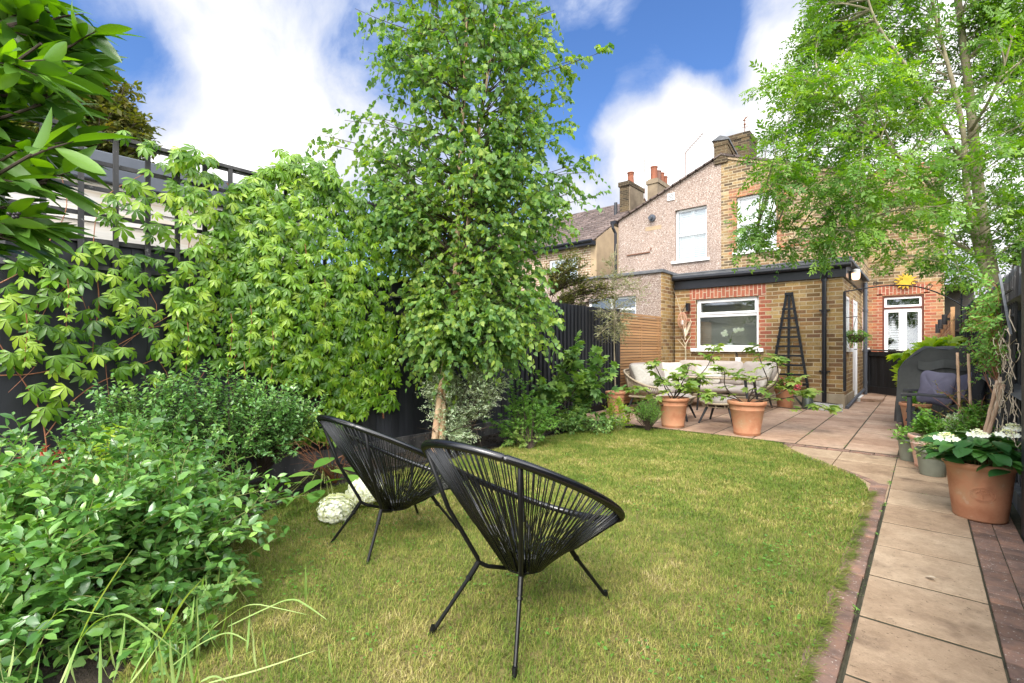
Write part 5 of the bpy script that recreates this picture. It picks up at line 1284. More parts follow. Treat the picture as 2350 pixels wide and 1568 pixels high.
# ---- creeper on the left fence
def creeper():
    t=thing('creeper','green five fingered creeper spilling over the left fence and trellis','climbing plant',(-4.1,1.8,0))
    def lv(poly,n,bul,size,sz2=.3,hangd=.8,c=None):
        q=sample_poly(poly,n); c=np.array(poly,float).mean(0); hw=(np.array(poly,float).max(0)-np.array(poly,float).min(0))/2
        r=np.clip(np.linalg.norm((q-c)/hw,axis=1),0,1.2); off=.06+bul*np.clip(1-r**2,0,1)*(.55+.45*rng.random(n))+.04*rng.random(n)
        P=np.array([at_X(a[0],a[1],-4.2+o) for a,o in zip(q,off)])
        Y=np.stack([.25+.3*rng.random(n),rng.normal(0,.6,n),-hangd+rng.normal(0,.35,n)],1); N=np.stack([np.full(n,.9),rng.normal(-.15,.4,n),.6+rng.normal(0,.35,n)],1)
        return inst(PAL,P,Y,N,size*(1-sz2+2*sz2*rng.random(n)),rng.random(n)),P
    dense=[(560,405),(640,372),(720,385),(790,425),(850,500),(885,600),(905,700),(900,850),(885,940),(780,965),(720,900),(640,870),(560,830),(520,740),(500,640),(500,540),(520,450)]
    med=[(395,400),(480,390),(560,420),(620,500),(600,800),(520,860),(420,800),(380,720),(400,640),(430,560),(400,470),(380,400)]
    left=[(120,545),(270,560),(300,640),(250,720),(260,800),(180,900),(110,960),(60,900),(20,830),(0,700),(30,600)]
    mid=[(200,600),(420,560),(420,720),(480,860),(300,890),(240,800),(280,720)]
    tr=[(230,440),(330,400),(400,350),(400,560),(300,560),(210,500)]
    S=[];PP=[]
    for poly,n,bul,size in ((dense,1750,.24,.108),(dense,750,.10,.108),(med,360,.11,.108),(left,105,.05,.125),(mid,100,.06,.11),(tr,40,.1,.12),([(640,340),(760,370),(860,470),(900,560),(840,500),(700,400),(560,400)],110,.2,.105),([(385,335),(450,335),(500,365),(470,400),(395,390)],30,.12,.12),([(860,700),(910,760),(910,930),(850,940)],40,.08,.13),([(780,430),(850,470),(915,520),(930,600),(900,640),(840,560)],120,.14,.11),([(640,930),(760,940),(790,1000),(700,1010),(650,980)],60,.12,.13),([(280,290),(360,320),(370,360),(290,330)],10,.05,.1)):
        s,P=lv(poly,n,bul,size); S.append(s); PP.append(P)
    leafobj('foliage',S,M['lf_vine'],t)
    b=MB()
    def vine(pts,r=.004,off=.035):
        P=[at_X(x,y,-4.2+off+.02*random.random()) for x,y in pts]; P=smoothline(P,2); b.tube([tuple(p) for p in P],[r*(1-.5*i/len(P)) for i in range(len(P))],5)
    vine([(110,1090),(105,1000),(90,930),(30,840),(-20,760)],.005); vine([(105,1000),(180,900),(290,850),(420,800),(520,790)],.004); vine([(0,1070),(80,1050),(180,1020),(300,1000)],.003)
    vine([(0,650),(60,620),(110,560),(160,480),(140,400)],.004); vine([(0,862),(80,860),(200,830),(330,760),(430,700)],.004); vine([(300,760),(420,740),(520,700),(600,640)],.003)
    vine([(450,470),(430,560),(440,640),(420,720)],.004,.06); vine([(220,750),(230,680),(210,560),(230,450),(330,400)],.004); vine([(880,960),(860,820),(800,700),(700,600),(600,500),(520,420)],.008)
    for k in range(26):
        x=random.uniform(60,860); y=random.uniform(560,880); vine([(x,y),(x+random.uniform(-60,40),y+60),(x+random.uniform(-90,60),y+140)],.0022,.06)
    b.build('stems',M['stem_red'],t)
    b=MB()
    sh=[]
    for x,y in ((430,740),(530,720),(575,700),(625,760),(155,640),(60,720),(560,830),(700,560),(745,640)):
        b=MB(); P=[at_X(x+3*math.sin(k),y+k*22,-4.2+.30-.012*k) for k in range(6)]; b.tube(P,[.003]*3+[.002]*3,4); sh+=P[1:]; b.build('hanging_shoot',M['stem_red'],t)
    sh=np.array(sh); n=len(sh); sh2=np.repeat(sh,2,0)
    leafobj('young_leaves',[inst(PAL,sh2,np.stack([.5+rng.random(2*n)*.3,rng.normal(0,.7,2*n),-.3+rng.normal(0,.4,2*n)],1),np.stack([np.ones(2*n),rng.normal(0,.3,2*n),.6*np.ones(2*n)],1),.05+.03*rng.random(2*n),.7+.3*rng.random(2*n))],M['lf_vine'],t)
creeper()
def hull(c,rad,n,zmin=.05,shell=.55):
    D=nrm(rng.normal(size=(n*2,3))); D=D[D[:,2]>-.45][:n]; return np.array(c)+D*np.array(rad)*(shell+(1-shell)*rng.random((len(D),1)))
# ---- shrubs at the left
T=hull((-3.78,1.15,.50),(.36,.82,.40),150); T[:,0]=np.maximum(T[:,0],-4.08)
plant('shrub','dense small leaved evergreen shrub against the left fence below the creeper','shrub',(-3.8,1.15,0),T,np.array([(-3.85,.8,.1),(-3.8,1.2,.1),(-3.85,1.5,.1)]),OV,.038,'lf_shrub2','bark_dark',tw=9,per=12,L=.19,droop=.1,up=.5,spread=.95,face=.9,limb=(.006,.002),tmin=.35)
T=hull((-2.78,.34,.16),(.74,.66,.50),165); T=T[T[:,2]>.03]
T=np.concatenate([T,np.array([at_depth(x,y,d) for x,y,d in ((560,1105,2.5),(480,1060,2.5),(610,1150,2.3),(330,985,2.6),(420,1010,2.7),(555,1200,2.2),(60,1010,2.3),(200,1050,2.2),(500,1215,2.1))])])
plant('shrub','glossy oval leaved evergreen shrub filling the near left corner of the lawn','shrub',(-2.7,.3,0),T,np.array([(-2.85,.3,.02),(-2.7,.45,.02),(-2.6,.2,.02),(-2.95,.5,.02)]),OV,.054,'lf_shrub','stem_green',tw=9,per=11,L=.24,droop=.08,up=.35,spread=.95,face=.8,limb=(.007,.0025),tmin=.3,jr=.4)
T=hull((-3.35,.75,.25),(.35,.5,.3),40); plant('fern_plant','feathery light green low plant between the two left shrubs','plant',(-3.35,.7,0),T,np.array([(-3.35,.75,.0)]),leaf_diamond(.16,.1),.045,'lf_herb','stem_green',tw=9,per=12,L=.16,droop=.2,up=.5,limb=(.003,.001))
p=at_depth(90,1050,2.65); T=hull((p[0],p[1],p[2]-.08),(.10,.10,.10),8); plant('burgundy_plant','small burgundy and bronze leaved plant at the far left by the fence','plant',(p[0],p[1],0),T,np.array([(p[0],p[1],.0)]),OV,.05,'lf_red','stem_red',tw=5,per=7,L=.12,limb=(.003,.001))
p=at_depth(265,1015,2.75); T=hull((p[0],p[1],p[2]-.06),(.18,.18,.16),16); plant('nandina','pale lime leaved plant poking up between the left shrubs','plant',(p[0],p[1],0),T,np.array([(p[0],p[1],.0)]),OV,.05,'lf_lime','stem_green',tw=5,per=6,L=.13,limb=(.003,.001))
# laurel in the top left corner
poly=[(-260,-160),(60,-120),(100,20),(125,110),(130,180),(105,260),(85,330),(95,400),(80,450),(50,510),(10,560),(-260,600)]
T=targets(poly,72,1.62,.38)
T=np.concatenate([T,np.array([at_depth(x,y,1.55) for x,y in ((165,105),(160,140),(120,45),(95,240),(110,330),(105,420),(100,390),(20,500))])])
S=smoothline([at_depth(-330,900,1.9),at_depth(-300,500,1.8),at_depth(-220,250,1.7),at_depth(-160,60,1.6),at_depth(-150,-120,1.6)],2)
A=nearest(S,T,.1); Cv=curves(A,T,.02,.05)
def laurel():
    t=thing('laurel_tree','large glossy cherry laurel leaning in at the top left corner','tree',(-3.1,-.2,0))
    b=MB(); b.tube([(-3.0,-.35,0)]+[tuple(p) for p in S],[.05]+[.045-.03*i/len(S) for i in range(len(S))],10); b.build('trunk',M['bark_dark'],t,smooth=True)
    b=MB(); tubes(b,Cv,.011,.004,6)
    B,D,L=twigs(Cv,4,.14,.05,.1,.35,.5); D=nrm(D+LATV*1.4+np.array([0,0,.0])); twigtubes(b,B,D,L,.1,.0035,5); b.build('branches',M['bark_dark'],t)
    s=foliate(B,D,L,LAU,.172,5,.1,.50,.8,.05,jr=.45,t0=.0)
    leafobj('foliage',[s],M['lf_laurel'],t,smooth=True)
    b=MB()
    for x,y in ((75,170),(150,175),(30,490)):
        b=MB()
        for _ in range(8):
            p=at_depth(x+random.uniform(-14,14),y+random.uniform(-9,9),1.42+random.uniform(-.03,.03)); b.ball(p,.0055,8,6)
        b.build('berry_cluster',M['berry'],t,smooth=True)
laurel()
c=at_depth(195,270,11); T=hull(c,(1.25,1.25,1.35),150); plant('tree','olive brown tree behind the grey garden shed','tree',(c[0],c[1],0),T,line([(c[0],c[1],0),(c[0],c[1],4.5)]),OV1,.17,'lf_far','bark_dark',tw=12,per=10,L=.45,droop=.2,limb=(.03,.01),tmin=.3)
# border behind the lawn
T=targets([(975,800),(1005,770),(1035,800),(1040,870),(1090,860),(1110,810),(1140,800),(1160,880),(1140,930),(1090,960),(1070,1010),(1020,1000),(975,950)],85,4.86,.14)
plant('silver_shrub','silvery green shrub with tiny leaves in front of the birch trunk','shrub',at_ground(1035,1026),T,np.array([at_ground(1045,1022,.05),at_ground(1060,1018,.05)]),leaf_diamond(.36,.1),.034,'lf_silver','bark_dark',tw=12,per=15,L=.16,droop=.2,up=.25,limb=(.006,.002),tmin=.45)
T=targets([(1200,880),(1240,850),(1285,800),(1325,795),(1395,815),(1405,900),(1350,960),(1260,950)],34,6.2,.25)
plant('fig_shrub','fig bush with lobed grey green leaves against the batten fence','shrub',(-3.85,5.4,0),T,np.array([(-3.85,5.2,.05),(-3.8,5.6,.05)]),FIG,.125,'lf_fig','bark_dark',tw=4,per=5,L=.2,droop=.1,up=.5,face=.8,limb=(.008,.003),tmin=.3)
T=targets([(1110,960),(1150,910),(1190,880),(1250,900),(1290,960),(1240,1000),(1150,1000)],40,5.35,.2)
plant('currant_bush','bright green currant like bush low in the border right of the birch','shrub',(-3.7,4.4,0),T,np.array([at_ground(1195,1040,.0),at_ground(1215,1035,.0)]),PAL,.055,'lf_herb','bark_dark',tw=6,per=7,L=.17,droop=.2,up=.3,limb=(.005,.002))
T=targets([(1270,960),(1330,945),(1430,955),(1430,985),(1350,990),(1270,985)],30,6.0,.2)
plant('ground_cover','low dark trailing plant at the lawn edge before the olive pot','plant',(-3.5,5.4,0),T,np.array([(-3.6,5.3,.0),(-3.3,5.7,.0)]),OV1,.045,'lf_fig','stem_green',tw=7,per=7,L=.14,droop=.3,up=.1,limb=(.003,.0015))
T=targets([(1385,955),(1400,915),(1440,925),(1450,985),(1400,995)],18,6.5,.15)
plant('euonymus','small lime tipped leafy shrub in front of the olive pot','plant',at_ground(1420,995),T,np.array([at_ground(1420,992)]),OV1,.05,'lf_lime','stem_green',tw=5,per=7,L=.12,droop=.0,up=.8,limb=(.004,.002))
rb=at_ground(1487,992); T=hull((rb[0],rb[1],.20),(.17,.17,.17),60); T[:,2]+=rng.uniform(-.04,.06,len(T))
plant('rosemary','bushy upright rosemary at the lawn corner by the left potted fig','shrub',rb,T,np.array([(rb[0],rb[1],.0)]),leaf_diamond(.13,.05),.035,'lf_herb','bark_dark',tw=5,per=16,L=.14,droop=-.1,up=1.2,limb=(.004,.002),face=.2)
T=np.concatenate([targets([(1255,620),(1300,600),(1325,560),(1345,600),(1350,650),(1385,650),(1400,680),(1370,700),(1280,695)],60,8.9,.4),targets([(1360,650),(1440,640),(1450,690),(1370,700)],14,8.8,.3)])
plant('tree','bronze tipped bushy evergreen rising behind the batten fence','tree',(-5.3,7.2,0),T,line([(-5.3,7.2,0),(-5.3,7.2,2.3)]),OV1,.05,'lf_far','bark_dark',tw=9,per=10,L=.25,droop=.1,up=.4,limb=(.012,.004))
T=targets([(1150,1000),(1180,985),(1240,1000),(1215,1025),(1160,1020)],10,5.1,.1)
plant('weed','small weed with pale lobed leaves on the soil edge','plant',at_ground(1190,1030),T,np.array([at_ground(1190,1028)]),PAL,.045,'lf_figpale','stem_green',tw=4,per=5,L=.1,droop=.2,up=.3,limb=(.003,.0015))
# bare twigs below the creeper and by the birch
def bare(name,label,root,T,n_tw=6,L=.2,r=(.006,.002),mat='stem_red',up=.2,lift=.1,S=None):
    t=thing(name,label,'plant',root); Cv=curves(np.tile(root,(len(T),1)) if S is None else nearest(S,T),T,lift,.08)
    b=MB(); tubes(b,Cv,r[0],r[1],5); b.build('branches',M[mat],t); B,D,Ls=twigs(Cv,n_tw,L,up,.1,.25,.8); b=MB(); twigtubes(b,B,D,Ls,.1,r[1]*.7,4); b.build('twigs',M[mat],t); return t
T=targets([(660,1010),(740,1000),(840,1030),(820,1080),(690,1090)],16,3.55,.15); bare('bare_shrub','leafless reddish twigs between the shrub and the farther chair',np.array(at_ground(770,1110)),T,5,.16,(.004,.0015))
T=targets([(960,1000),(1000,980),(1120,960),(1150,1000),(1050,1010)],9,4.8,.15); bare('bare_shrub','bare arching brown branches at the birch foot',np.array(at_ground(985,1030)),T,4,.2,(.008,.003),'bark_dark')
T=targets([(1540,650),(1600,650),(1615,720),(1600,790),(1550,790),(1535,720)],26,10.6,.25); R0=np.array(at_Y(1573,800,9.95)); R0g=np.array([R0[0],R0[1],.02])
t=bare('bare_standard_tree','leafless lollipop shaped small tree in the corner behind the sofa',R0g,T,6,.22,(.008,.003),'straw',.5,.2,S=line([R0,R0+[0,0,.25]]))
MB().tube([tuple(R0g),tuple((R0g+R0)/2+[.01,0,0]),tuple(R0+[0,0,.1])],[.02,.018,.013],8).build('trunk',M['bark'],t,smooth=True)

# ---- potted plants
def potted(label,c,rt,rb_,h,mat='terracotta',bands=True,cat='plant pot',name='potted_plant',group=None):
    t=thing(name,label,cat,c,group); potshape(t,c,rt,rb_,h,mat,bands); return t
PA=(-3.84,7.03,.02)
t=potted('tall terracotta pot with a spindly lollipop olive tree by the slatted fence',PA,.165,.115,.36,name='potted_olive')
s=smoothline([(PA[0],PA[1],.33)]+[at_depth(x,y,7.8) for x,y in ((1411,850),(1409,780),(1412,700),(1408,620),(1415,560))],2)
MB().tube([tuple(p) for p in s],[.014*(1-.6*i/len(s)) for i in range(len(s))],8).build('trunk',M['bark'],t,smooth=True)
T=np.concatenate([targets([(1365,720),(1400,690),(1450,700),(1460,740),(1440,775),(1380,775),(1360,750)],34,7.8,.25),targets([(1375,640),(1395,565),(1430,560),(1440,620),(1500,640),(1490,700),(1440,700),(1380,700)],16,7.8,.2)])
plant('','','',None,T,s[len(s)//2:],leaf_diamond(.2,.1),.065,'lf_olive','bark',tw=5,per=9,L=.18,droop=.15,up=.2,face=.4,parent=t,fname='crown',limb=(.005,.002),jr=.6)
def figpot(label,c,rt,rb_,h,pts,d):
    t=potted(label,c,rt,rb_,h,name='potted_fig'); b=MB(); ends=[];dirs=[]
    for path in pts:
        P=smoothline([(c[0]+random.uniform(-.02,.02),c[1]+random.uniform(-.02,.02),h*.9)]+[at_depth(x,y,d+random.uniform(-.12,.12)) for x,y in path],2)
        b.tube([tuple(p) for p in P],[.0085*(1-.5*i/len(P)) for i in range(len(P))],6)
        n=len(P)
        for k in ([n-1]*2+[n-1-n//6]+[n-1-n//4]+[n-1-n//3]+[n-1-n//2]): ends.append(P[k]); dirs.append(nrm(P[k]-P[max(0,k-1)]) if k else UP)
    b.build('stems',M['bark_dark'],t)
    E_=np.repeat(np.array(ends),3,0); n=len(E_); a=rng.random(n)*6.28
    Y=np.stack([np.cos(a),np.sin(a),rng.uniform(-.25,.45,n)],1); E2=E_+Y*.03+rng.normal(size=(n,3))*.02
    sets=[inst(FIG,E2,Y,np.tile(UP,(n,1))+rng.normal(size=(n,3))*.35,rng.uniform(.08,.17,n),rng.random(n))]
    leafobj('leaves',sets,M['lf_figpale'],t)
    return t
figpot('banded terracotta pot with a young fig tree, on the patio left of the stools',(-2.6,6.36,.02),.215,.145,.40,[[(1530,900),(1510,850),(1498,832)],[(1550,900),(1560,870),(1545,860)],[(1560,890),(1580,850),(1582,835)],[(1570,890),(1620,850),(1635,815),(1640,795)],[(1520,920),(1470,890),(1455,895)],[(1500,935),(1470,940),(1450,945)],[(1545,910),(1525,880),(1520,870)],[(1580,900),(1600,880),(1612,868)],[(1560,900),(1570,880),(1565,890)]],6.45)
figpot('banded terracotta pot with a sprawling fig, on the patio in front of the right stool',(-1.67,6.39,.02),.225,.15,.42,[[(1720,900),(1770,890),(1745,830),(1738,800)],[(1730,910),(1790,880),(1782,830),(1780,820)],[(1700,920),(1660,890),(1665,850),(1650,845)],[(1690,915),(1640,905),(1620,905)],[(1740,920),(1800,900),(1830,870)],[(1750,930),(1830,940),(1880,930),(1895,940)],[(1720,910),(1740,870),(1700,860)],[(1750,920),(1800,915),(1850,905),(1862,900)]],5.95)
PD=(-1.9,9.70,.02)
t=potted('plain terracotta pot of pink geraniums at the foot of the pyramid trellis',PD,.175,.12,.34,bands=False,name='potted_geranium')
T=hull((PD[0],PD[1],.42),(.22,.18,.15),26); plant('','','',None,T,np.array([(PD[0],PD[1],.33)]),OV1,.06,'lf_fig','stem_green',tw=5,per=5,L=.12,droop=.2,parent=t,limb=(.004,.002))
sets=[]
for x,y in ((1797,872),(1806,880),(1818,878),(1829,890),(1833,882),(1788,878)):
    n=70; D=nrm(rng.normal(size=(n,3))); P=np.array(at_Y(x,y,9.62))+D*.035; leafobj('flower_head',[inst(OV1,P,D+rng.normal(size=(n,3))*.5,D,.03,rng.random(n))],M['petal_pink'],t)
def simplepot(label,c,rt,rb_,h,mat,bands,lf,leaf,size,rad,nT=20,tw=5,per=7,L=.1,up=.4,droop=.1,name='potted_plant',group='pots lined up along the right side of the path'):
    t=potted(label,c,rt,rb_,h,mat,bands,name=name,group=group); T=hull((c[0],c[1],h+rad[2]*.6),rad,nT); T=T[T[:,2]>h*.85]
    plant('','','',None,T,np.array([(c[0],c[1],h*.9)]),leaf,size,lf,'stem_green',tw=tw,per=per,L=L,droop=droop,up=up,parent=t,limb=(.003,.0015)); return t
simplepot('tall narrow terracotta pot farthest up the path, by the barbecue cover',(-.09,8.0,.02),.165,.105,.37,'terracotta',False,'lf_herb',OV1,.05,(.1,.1,.08),8)
simplepot('small sage green pot partly hidden behind the pale ringed pot',(-.11,5.92,.02),.095,.07,.21,'glaze',False,'lf_herb',OV1,.04,(.1,.1,.07),8)
simplepot('pale limed terracotta pot with ringed rim and mint',(.02,5.70,.02),.14,.09,.29,'terracotta_pale',True,'lf_herb',OV,.04,(.11,.11,.12),24,5,8,.09,.9)
simplepot('sage green pot with trailing leaves, nearer the big hydrangea pot',(.05,5.38,.02),.12,.085,.22,'glaze',False,'lf_fig',PAL,.04,(.13,.13,.08),14,4,5,.1,.1,.6)
simplepot('little brown glazed pot tucked behind the big terracotta pot',(.24,5.55,.02),.085,.07,.16,'potbrown',False,'lf_figpale',OV1,.035,(.09,.09,.06),7)
# big hydrangea pot
HJ=(.265,4.24,.02)
t=thing('potted_hydrangea','largest terracotta pot with cream flowering hydrangea and a round crest on its side','plant pot',HJ,'pots lined up along the right side of the path')
x,y,z=HJ; rt,rb_,h=.172,.128,.36
MB().lathe([(0,0),(rb_*.97,0),(rb_,.01),(rb_+.014,h*.35),(rt*.93,h*.86),(rt*.97,h*.89)],HJ,56,cap=False).build('pot',M['terracotta'],t,smooth=True)
MB().lathe([(rt*.97,h*.89),(rt*1.04,h*.93),(rt*1.06,h*.97),(rt*1.03,h),(rt*.95,h),(rt*.9,h*.85)],HJ,56,cap=False).build('rim',M['terracotta'],t,smooth=True)
MB().lathe([(0,h*.9),(rt*.93,h*.88),(rt*.93,h*.87),(0,h*.86)],HJ,24).build('soil',M['soil'],t)
# crest: a ring with a little tree relief, set into the curved side facing the camera
b=MB(); az=math.atan2(-HJ[1],-HJ[0])+.10; zc=.175
def on(u,v,o=.002):
    rr=rb_+.014+(rt*.93-rb_-.014)*((zc+v)/h-.35)/.51+o; a=az+u/rr; return (x+rr*math.cos(a),y+rr*math.sin(a),z+zc+v)
for R1 in (.046,.039): b.tube([on(R1*math.cos(k*.1745)*1.25,R1*math.sin(k*.1745)) for k in range(36)],.0016,5,closed=True)
b.tube([on(0,-.03),on(0,.0)],.002,5)
for k in range(7): a=.35+k*.4; b.tube([on(0,-.004),on(.026*math.cos(a),.002+.024*math.sin(a))],.0018,5)
for k in range(9): a=.2+k*.34; b.ball(on(.03*math.cos(a),.0+.026*math.sin(a),.001),.0045,6,4)
b.tube([on(-.022,-.031),on(.022,-.031)],.0016,5)
b.build('crest',M['terracotta'],t)
b=MB(); E_=[];Yd=[]
for k in range(34):
    a=k*2.4; rr=.04+.18*math.sqrt(k/34); e=np.array([x+rr*math.cos(a),y+rr*math.sin(a),.42+.14*(1-(rr/.24)**2)+random.uniform(-.03,.03)])
    b.tube([(x+.05*math.cos(a),y+.05*math.sin(a),.34),tuple((e+np.array([x,y,.36]))/2+[0,0,.03]),tuple(e)],.0035,5)
    for m_ in range(4):
        aa=a+m_*1.57+random.uniform(-.3,.3); E_.append(e-[0,0,.02*m_]); Yd.append([math.cos(aa),math.sin(aa),random.uniform(-.35,.2)])
    E_.append(e); Yd.append([math.cos(a),math.sin(a),-.1])
b.build('stems',M['stem_green'],t)
E_=np.array(E_);Yd=np.array(Yd);n=len(E_)
leafobj('foliage',[inst(leaf_oval(.66,.045,.26,4),E_,Yd,np.tile(UP,(n,1))+rng.normal(size=(n,3))*.25,rng.uniform(.085,.14,n),rng.random(n))],M['lf_hyd'],t,smooth=True)
sets=[]
for px_,py_,d_,s_ in ((2171,1006,2.92,.05),(2244,998,3.0,.042),(2312,998,2.92,.045),(2326,984,3.1,.04)):
    sets=[]; c=np.array(at_depth(px_,py_,d_)); n=46; q=rng.normal(size=(n,2))*s_*.5; P=c+np.stack([q[:,0],q[:,1],.012*rng.random(n)+.022*(1-np.clip((q**2).sum(1)/s_**2,0,1))],1); 
    for a in range(3): 
        aa=rng.random(n)*6.28; sets.append(inst(OV1,P,np.stack([np.cos(aa),np.sin(aa),.5+0*aa],1),np.tile([-.3,-.6,.7],(n,1)),.013,rng.random(n)))
    m_=9; aa=np.arange(m_)*6.28/m_; P=c+np.stack([np.cos(aa)*s_,np.sin(aa)*s_,0*aa],1)
    for k in range(4): sets.append(inst(leaf_oval(.9,.0,.1,1),P,np.stack([np.cos(aa*3+k*1.57),.5*np.sin(aa*3+k*1.57),.6*np.sin(aa*3+k*1.57)],1),np.tile([-.3,-.7,.6],(m_,1)),.018,.9+0*aa))
    leafobj('flower_head',sets,M['petal_cream'],t)
# white hydrangea heads at the lawn edge
def hyd():
    r0=at_depth(700,1130,3.15); t=thing('hydrangea','hydrangea with two big white flower heads lolling on the lawn by the farther chair','plant',(r0[0],r0[1],0))
    heads=[(np.array(at_depth(771,1167,3.0)),.105),(np.array(at_depth(838,1128,3.28)),.115)]
    b=MB(); g0=np.array([-3.75,1.95,.0])
    for c,_ in heads: b.tube([tuple(p) for p in smoothline([g0,(g0+c)/2+[0,0,.14],c],2)],.005,6)
    sets=[]; core=MB()
    for c,r in heads:
        n=620; D=nrm(rng.normal(size=(n,3))); P=c+D*np.array([r,r,r*.78])*(1+.09*np.sin(D[:,:1]*7+c[0]*9)*np.cos(D[:,1:2]*6)+.05*np.sin(D[:,2:]*13))*(.86+.16*rng.random((n,1))); core.ball(tuple(c),r*.84,16,10,sq=(1,1,.78))
        for k in range(4):
            T1=nrm(np.cross(D,rng.normal(size=(1,3)))); T2=np.cross(D,T1); a=k*1.571; sets.append(inst(leaf_oval(.95,.0,.05,1),P,T1*math.cos(a)+T2*math.sin(a)+D*.45,D,.021,rng.random(n)))
    hd=leafobj('flower_heads',sets,M['petal'],t); core.build('flower_core',M['petal'],t,smooth=True)
    E_=[];Y=[]
    for px_,py_,d_,dx,dy,dz in ((720,1090,3.3,-.3,-.5,.1),(740,1100,3.25,.2,-.8,-.1),(760,1080,3.45,.8,.2,.1),(690,1110,3.3,-.9,-.2,0),(670,1130,3.2,-.8,-.5,-.1),(700,1130,3.15,.1,-.9,-.2),(735,1125,3.1,.6,-.6,0),(780,1075,3.5,.9,.3,.1),(800,1090,3.4,.9,.0,-.1),(720,1075,3.5,.0,.6,.3),(755,1140,3.1,.6,-.2,-.2),(820,1095,3.45,.8,.3,.1),(650,1140,3.2,-.9,.2,-.2),(745,1110,3.3,.5,.5,.3)):
        E_.append(at_depth(px_,py_,d_)); Y.append((dx,dy,dz)); b.tube([tuple(g0+[0,0,.02]),tuple((g0+np.array(E_[-1]))/2+[0,0,.08]),E_[-1]],.003,5)
    b.build('stems',M['stem_green'],t); n=len(E_)
    leafobj('foliage',[inst(leaf_oval(.68,.05,.2,4),np.array(E_),np.array(Y),np.tile(UP,(n,1))+rng.normal(size=(n,3))*.25,rng.uniform(.13,.18,n),rng.random(n))],M['lf_herb'],t,smooth=True)
hyd()
# planter of herbs in front of the armchair
t=thing('herb_planter','low dark blue planter overflowing with herbs between the hydrangea pot and armchair','planter',(.27,6.1,0))
b=MB(); b.box((.10,5.75,.021),(.42,5.775,.30)); b.box((.10,6.475,.021),(.42,6.5,.30)); b.box((.10,5.776,.021),(.125,6.474,.30)); b.box((.395,5.776,.021),(.42,6.474,.30)); 
b.build('box',surf('dark_blue_box',[(.02,.03,.06),(.03,.045,.09)],.5),t,bevel=.004); MB().box((.126,5.776,.2),(.394,6.474,.28)).build('soil',M['soil'],t)
T=hull((.26,6.1,.33),(.2,.42,.14),60); T=T[T[:,2]>.27]
plant('','','',None,T,line([(.26,5.85,.27),(.26,6.4,.27)]),OV1,.024,'lf_silver','stem_green',tw=6,per=10,L=.1,up=.6,parent=t,limb=(.002,.001))
T=hull((.33,5.9,.38),(.14,.3,.18),40); T=T[T[:,2]>.3]
plant('','','',None,T,line([(.3,5.8,.27),(.3,6.2,.27)]),OV,.035,'lf_herb','stem_green',tw=5,per=8,L=.12,up=.6,parent=t,limb=(.002,.001),fname='mint_leaves',sname='mint_stems')
# fatsia
T=np.array([at_depth(x,y,7.2+random.uniform(-.25,.25)) for x,y in ((2075,815),(2090,800),(2110,812),(2130,795),(2150,790),(2165,785),(2185,778),(2200,775),(2140,815),(2085,835),(2065,862),(2115,830),(2160,805),(2075,870))])
plant('fatsia','lime green large leaved fatsia rising behind the covered barbecue','plant',(.1,9.3,0),T,line([(.1,9.3,.1),(.1,9.3,.9)]),FIG,.20,'lf_lime','stem_green',tw=3,per=3,L=.12,droop=.1,up=.2,face=.9,limb=(.008,.004))
# climber on the right fence
poly=[(2245,640),(2275,640),(2300,690),(2300,760),(2290,830),(2240,850),(2235,800),(2255,740),(2235,690)]
q=sample_poly(poly,60); T=np.array([at_X(a[0],a[1],random.uniform(.36,.46)) for a in q]); 
q=sample_poly([(2180,740),(2240,720),(2240,760),(2200,760)],6); T=np.concatenate([T,np.array([at_X(a[0],a[1],.36) for a in q])])
plant('jasmine','scrambling small leaved climber on the right fence beside the fan trellis','climbing plant',(.44,5.6,0),T,line([(.45,5.4,.0),(.45,5.5,1.6)]),OV1,.04,'lf_herb','stem_red',tw=6,per=8,L=.16,droop=.3,up=.1,limb=(.004,.002),nup=(-.6,-.4,.7),flt=lambda e:e[:,0]<.49)
q=np.array([at_depth(x,y,5.0+random.uniform(-.3,.3)) for x,y in ((2130,905),(2150,890),(2165,900),(2180,885),(2200,930),(2215,925),(2240,960),(2250,940),(2100,930),(2120,950),(2270,900),(2280,930))])
plant('rose_sprays','thin arching rose sprays with bronze young leaves in front of the armchair','plant',(.34,5.6,.02),q,np.array([(.38,5.62,.3)]),OV1,.04,'lf_far','stem_red',tw=4,per=5,L=.12,droop=.2,up=.3,limb=(.004,.0015))
def tangle():
    t=thing('dry_vine','tangle of dry straw coloured vine stems hanging by the thick black post','plant',(.4,4.4,.4)); b=MB()
    for k in range(64):
        y0=random.uniform(4.12,4.62); z0=random.uniform(.45,1.12); P=[]
        a=random.random()*6.28; p=Vector((random.uniform(.36,.43),y0,z0))
        for i in range(6):
            a+=random.uniform(-1.3,1.3); p=p+Vector((random.uniform(-.012,.012),.04*math.cos(a),.034*math.sin(a))); p.x=min(max(p.x,.32),.445); P.append(p.copy())
        b.tube(P,[random.choice([.0014,.0018,.0025])]*6,4)
    for z in (.9,1.2): b.tube([(.43,4.3,z),(.42,4.5,z+.1),(.43,4.55,1.35)],.003,4)
    b.build('stems',M['straw'],t)
tangle()
# dark leafy plants at right edge behind the pot
p=at_depth(2345,1000,3.1)
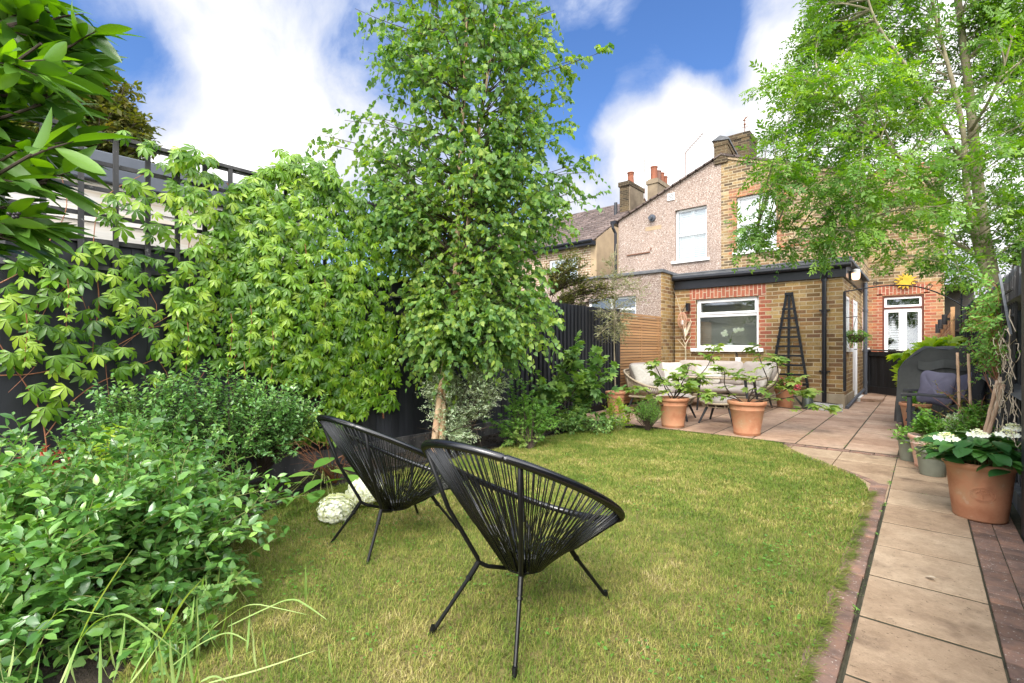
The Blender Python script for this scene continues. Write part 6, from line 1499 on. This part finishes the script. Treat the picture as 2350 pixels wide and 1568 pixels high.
# long grass blades in the near left
def longgrass():
    t=thing('long_grass','long arching pale grass blades in front of the near left shrub','grass clump',(-1.85,.55,0)); V=[];Fc=[]
    z=lambda x,y:(x*.34177,1032.7+y*.34177)
    BL=[([(395,1600),(480,1400),(600,1120),(760,860),(890,670)],.008,1.45),([(860,1590),(1010,1400),(1130,1200),(1220,1020),(1360,870)],.014,1.4),([(880,1540),(1000,1300),(1090,1140),(1200,850)],.007,1.42),([(430,1580),(520,1290),(640,1150),(760,1105),(860,1110),(1040,1240),(1230,1390)],.010,1.4),
        ([(1150,1450),(1380,1240),(1560,1100),(1680,1030),(1860,1065),(2060,1110)],.008,1.65),([(1530,1190),(1760,1080),(1960,990),(2080,1060),(2195,1145)],.011,1.7),([(1150,1460),(1330,1310),(1500,1230),(1580,1240),(1660,1290)],.009,1.5),([(1400,1570),(1750,1480),(2120,1350)],.008,1.35),([(30,1500),(250,1230),(420,1060),(560,1090),(700,1110)],.007,1.45),([(1350,1560),(1440,1515),(1520,1560)],.008,1.3),([(0,760),(200,710),(380,690),(560,650)],.006,1.7),([(0,1060),(100,900),(250,700)],.007,1.6),([(1690,1360),(1720,1480),(1740,1570)],.006,1.35)]
    b=MB()
    for P,w,d in BL:
        C_=smoothline([at_depth(*z(*p),d+.03*math.sin(i)) for i,p in enumerate(P)],2); n=len(C_); V=[];rows=[]
        for i,c in enumerate(C_):
            tn=C_[min(i+1,n-1)]-C_[max(i-1,0)]; sd=nrm(np.cross(tn,[0.2,.1,1])); ww=w*.5*math.sin(math.pi*(.18+.80*i/(n-1)))
            rows.append([tuple(c-sd*ww+[0,0,.002]),tuple(c),tuple(c+sd*ww+[0,0,.002])])
        b.grid(rows)
    b.build('blades',M['lf_grass'],t,smooth=True)
    n=90; P=np.array([[-1.95+rng.normal()*.25,.5+rng.normal()*.2,0] for _ in range(n)]); a=rng.random(n)*6.28
    Y=np.stack([np.cos(a)*.6,np.sin(a)*.6,np.ones(n)],1); leafobj('short_blades',[inst(leaf_oval(.05,.005,.25,2),P,Y,np.stack([np.cos(a),np.sin(a),-.3+0*a],1),rng.uniform(.08,.22,n),rng.random(n))],M['lf_grass'],t)
longgrass()
T=hull((-2.15,.55,.08),(.3,.25,.12),24); T=T[T[:,2]>.02]
plant('weed_patch','pale soft leaved weeds at the foot of the glossy near shrub','plant',(-2.15,.5,0),T,np.array([(-2.15,.5,0),(-2.0,.6,0),(-2.3,.4,0)]),HT,.035,'lf_fig','stem_green',tw=4,per=5,L=.12,up=.3,limb=(.003,.001))
# fallen leaves
for k,(gx,gy,lab) in enumerate(((2123,1322,'single dry leaf lying on the buff path slabs'),(434,1463,'yellow fallen leaf on the bare soil at the lawn edge'))):
    p=at_ground(gx,gy,.03 if k==0 else .04); v,f,r=inst(leaf_oval(.6,.12,-.2,2),[p],[[.6,-.5,.05]],[[0,0,1.]],.05,np.array([.5])); tag(mkobj('fallen_leaf',v,f,r,M['straw'] if k==0 else M['lf_lime']),lab,'leaf')
# slim tap/hose spray on the wall
t=thing('garden_tap','small white outdoor box with black spray nozzle below the window','tap',(-2.83,EY,.8))
MB().box((-2.87,EY-.05,.80),(-2.77,EY-.002,.90)).build('box',M['upvc'],t,bevel=.006)
MB().tube([(-2.84,EY-.03,.9),(-2.84,EY-.03,.96),(-2.86,EY-.06,1.0)],.011,8).build('nozzle',M['leg'],t)
print('objects',len(bpy.data.objects),'faces',sum(len(m.polygons) for m in bpy.data.meshes))
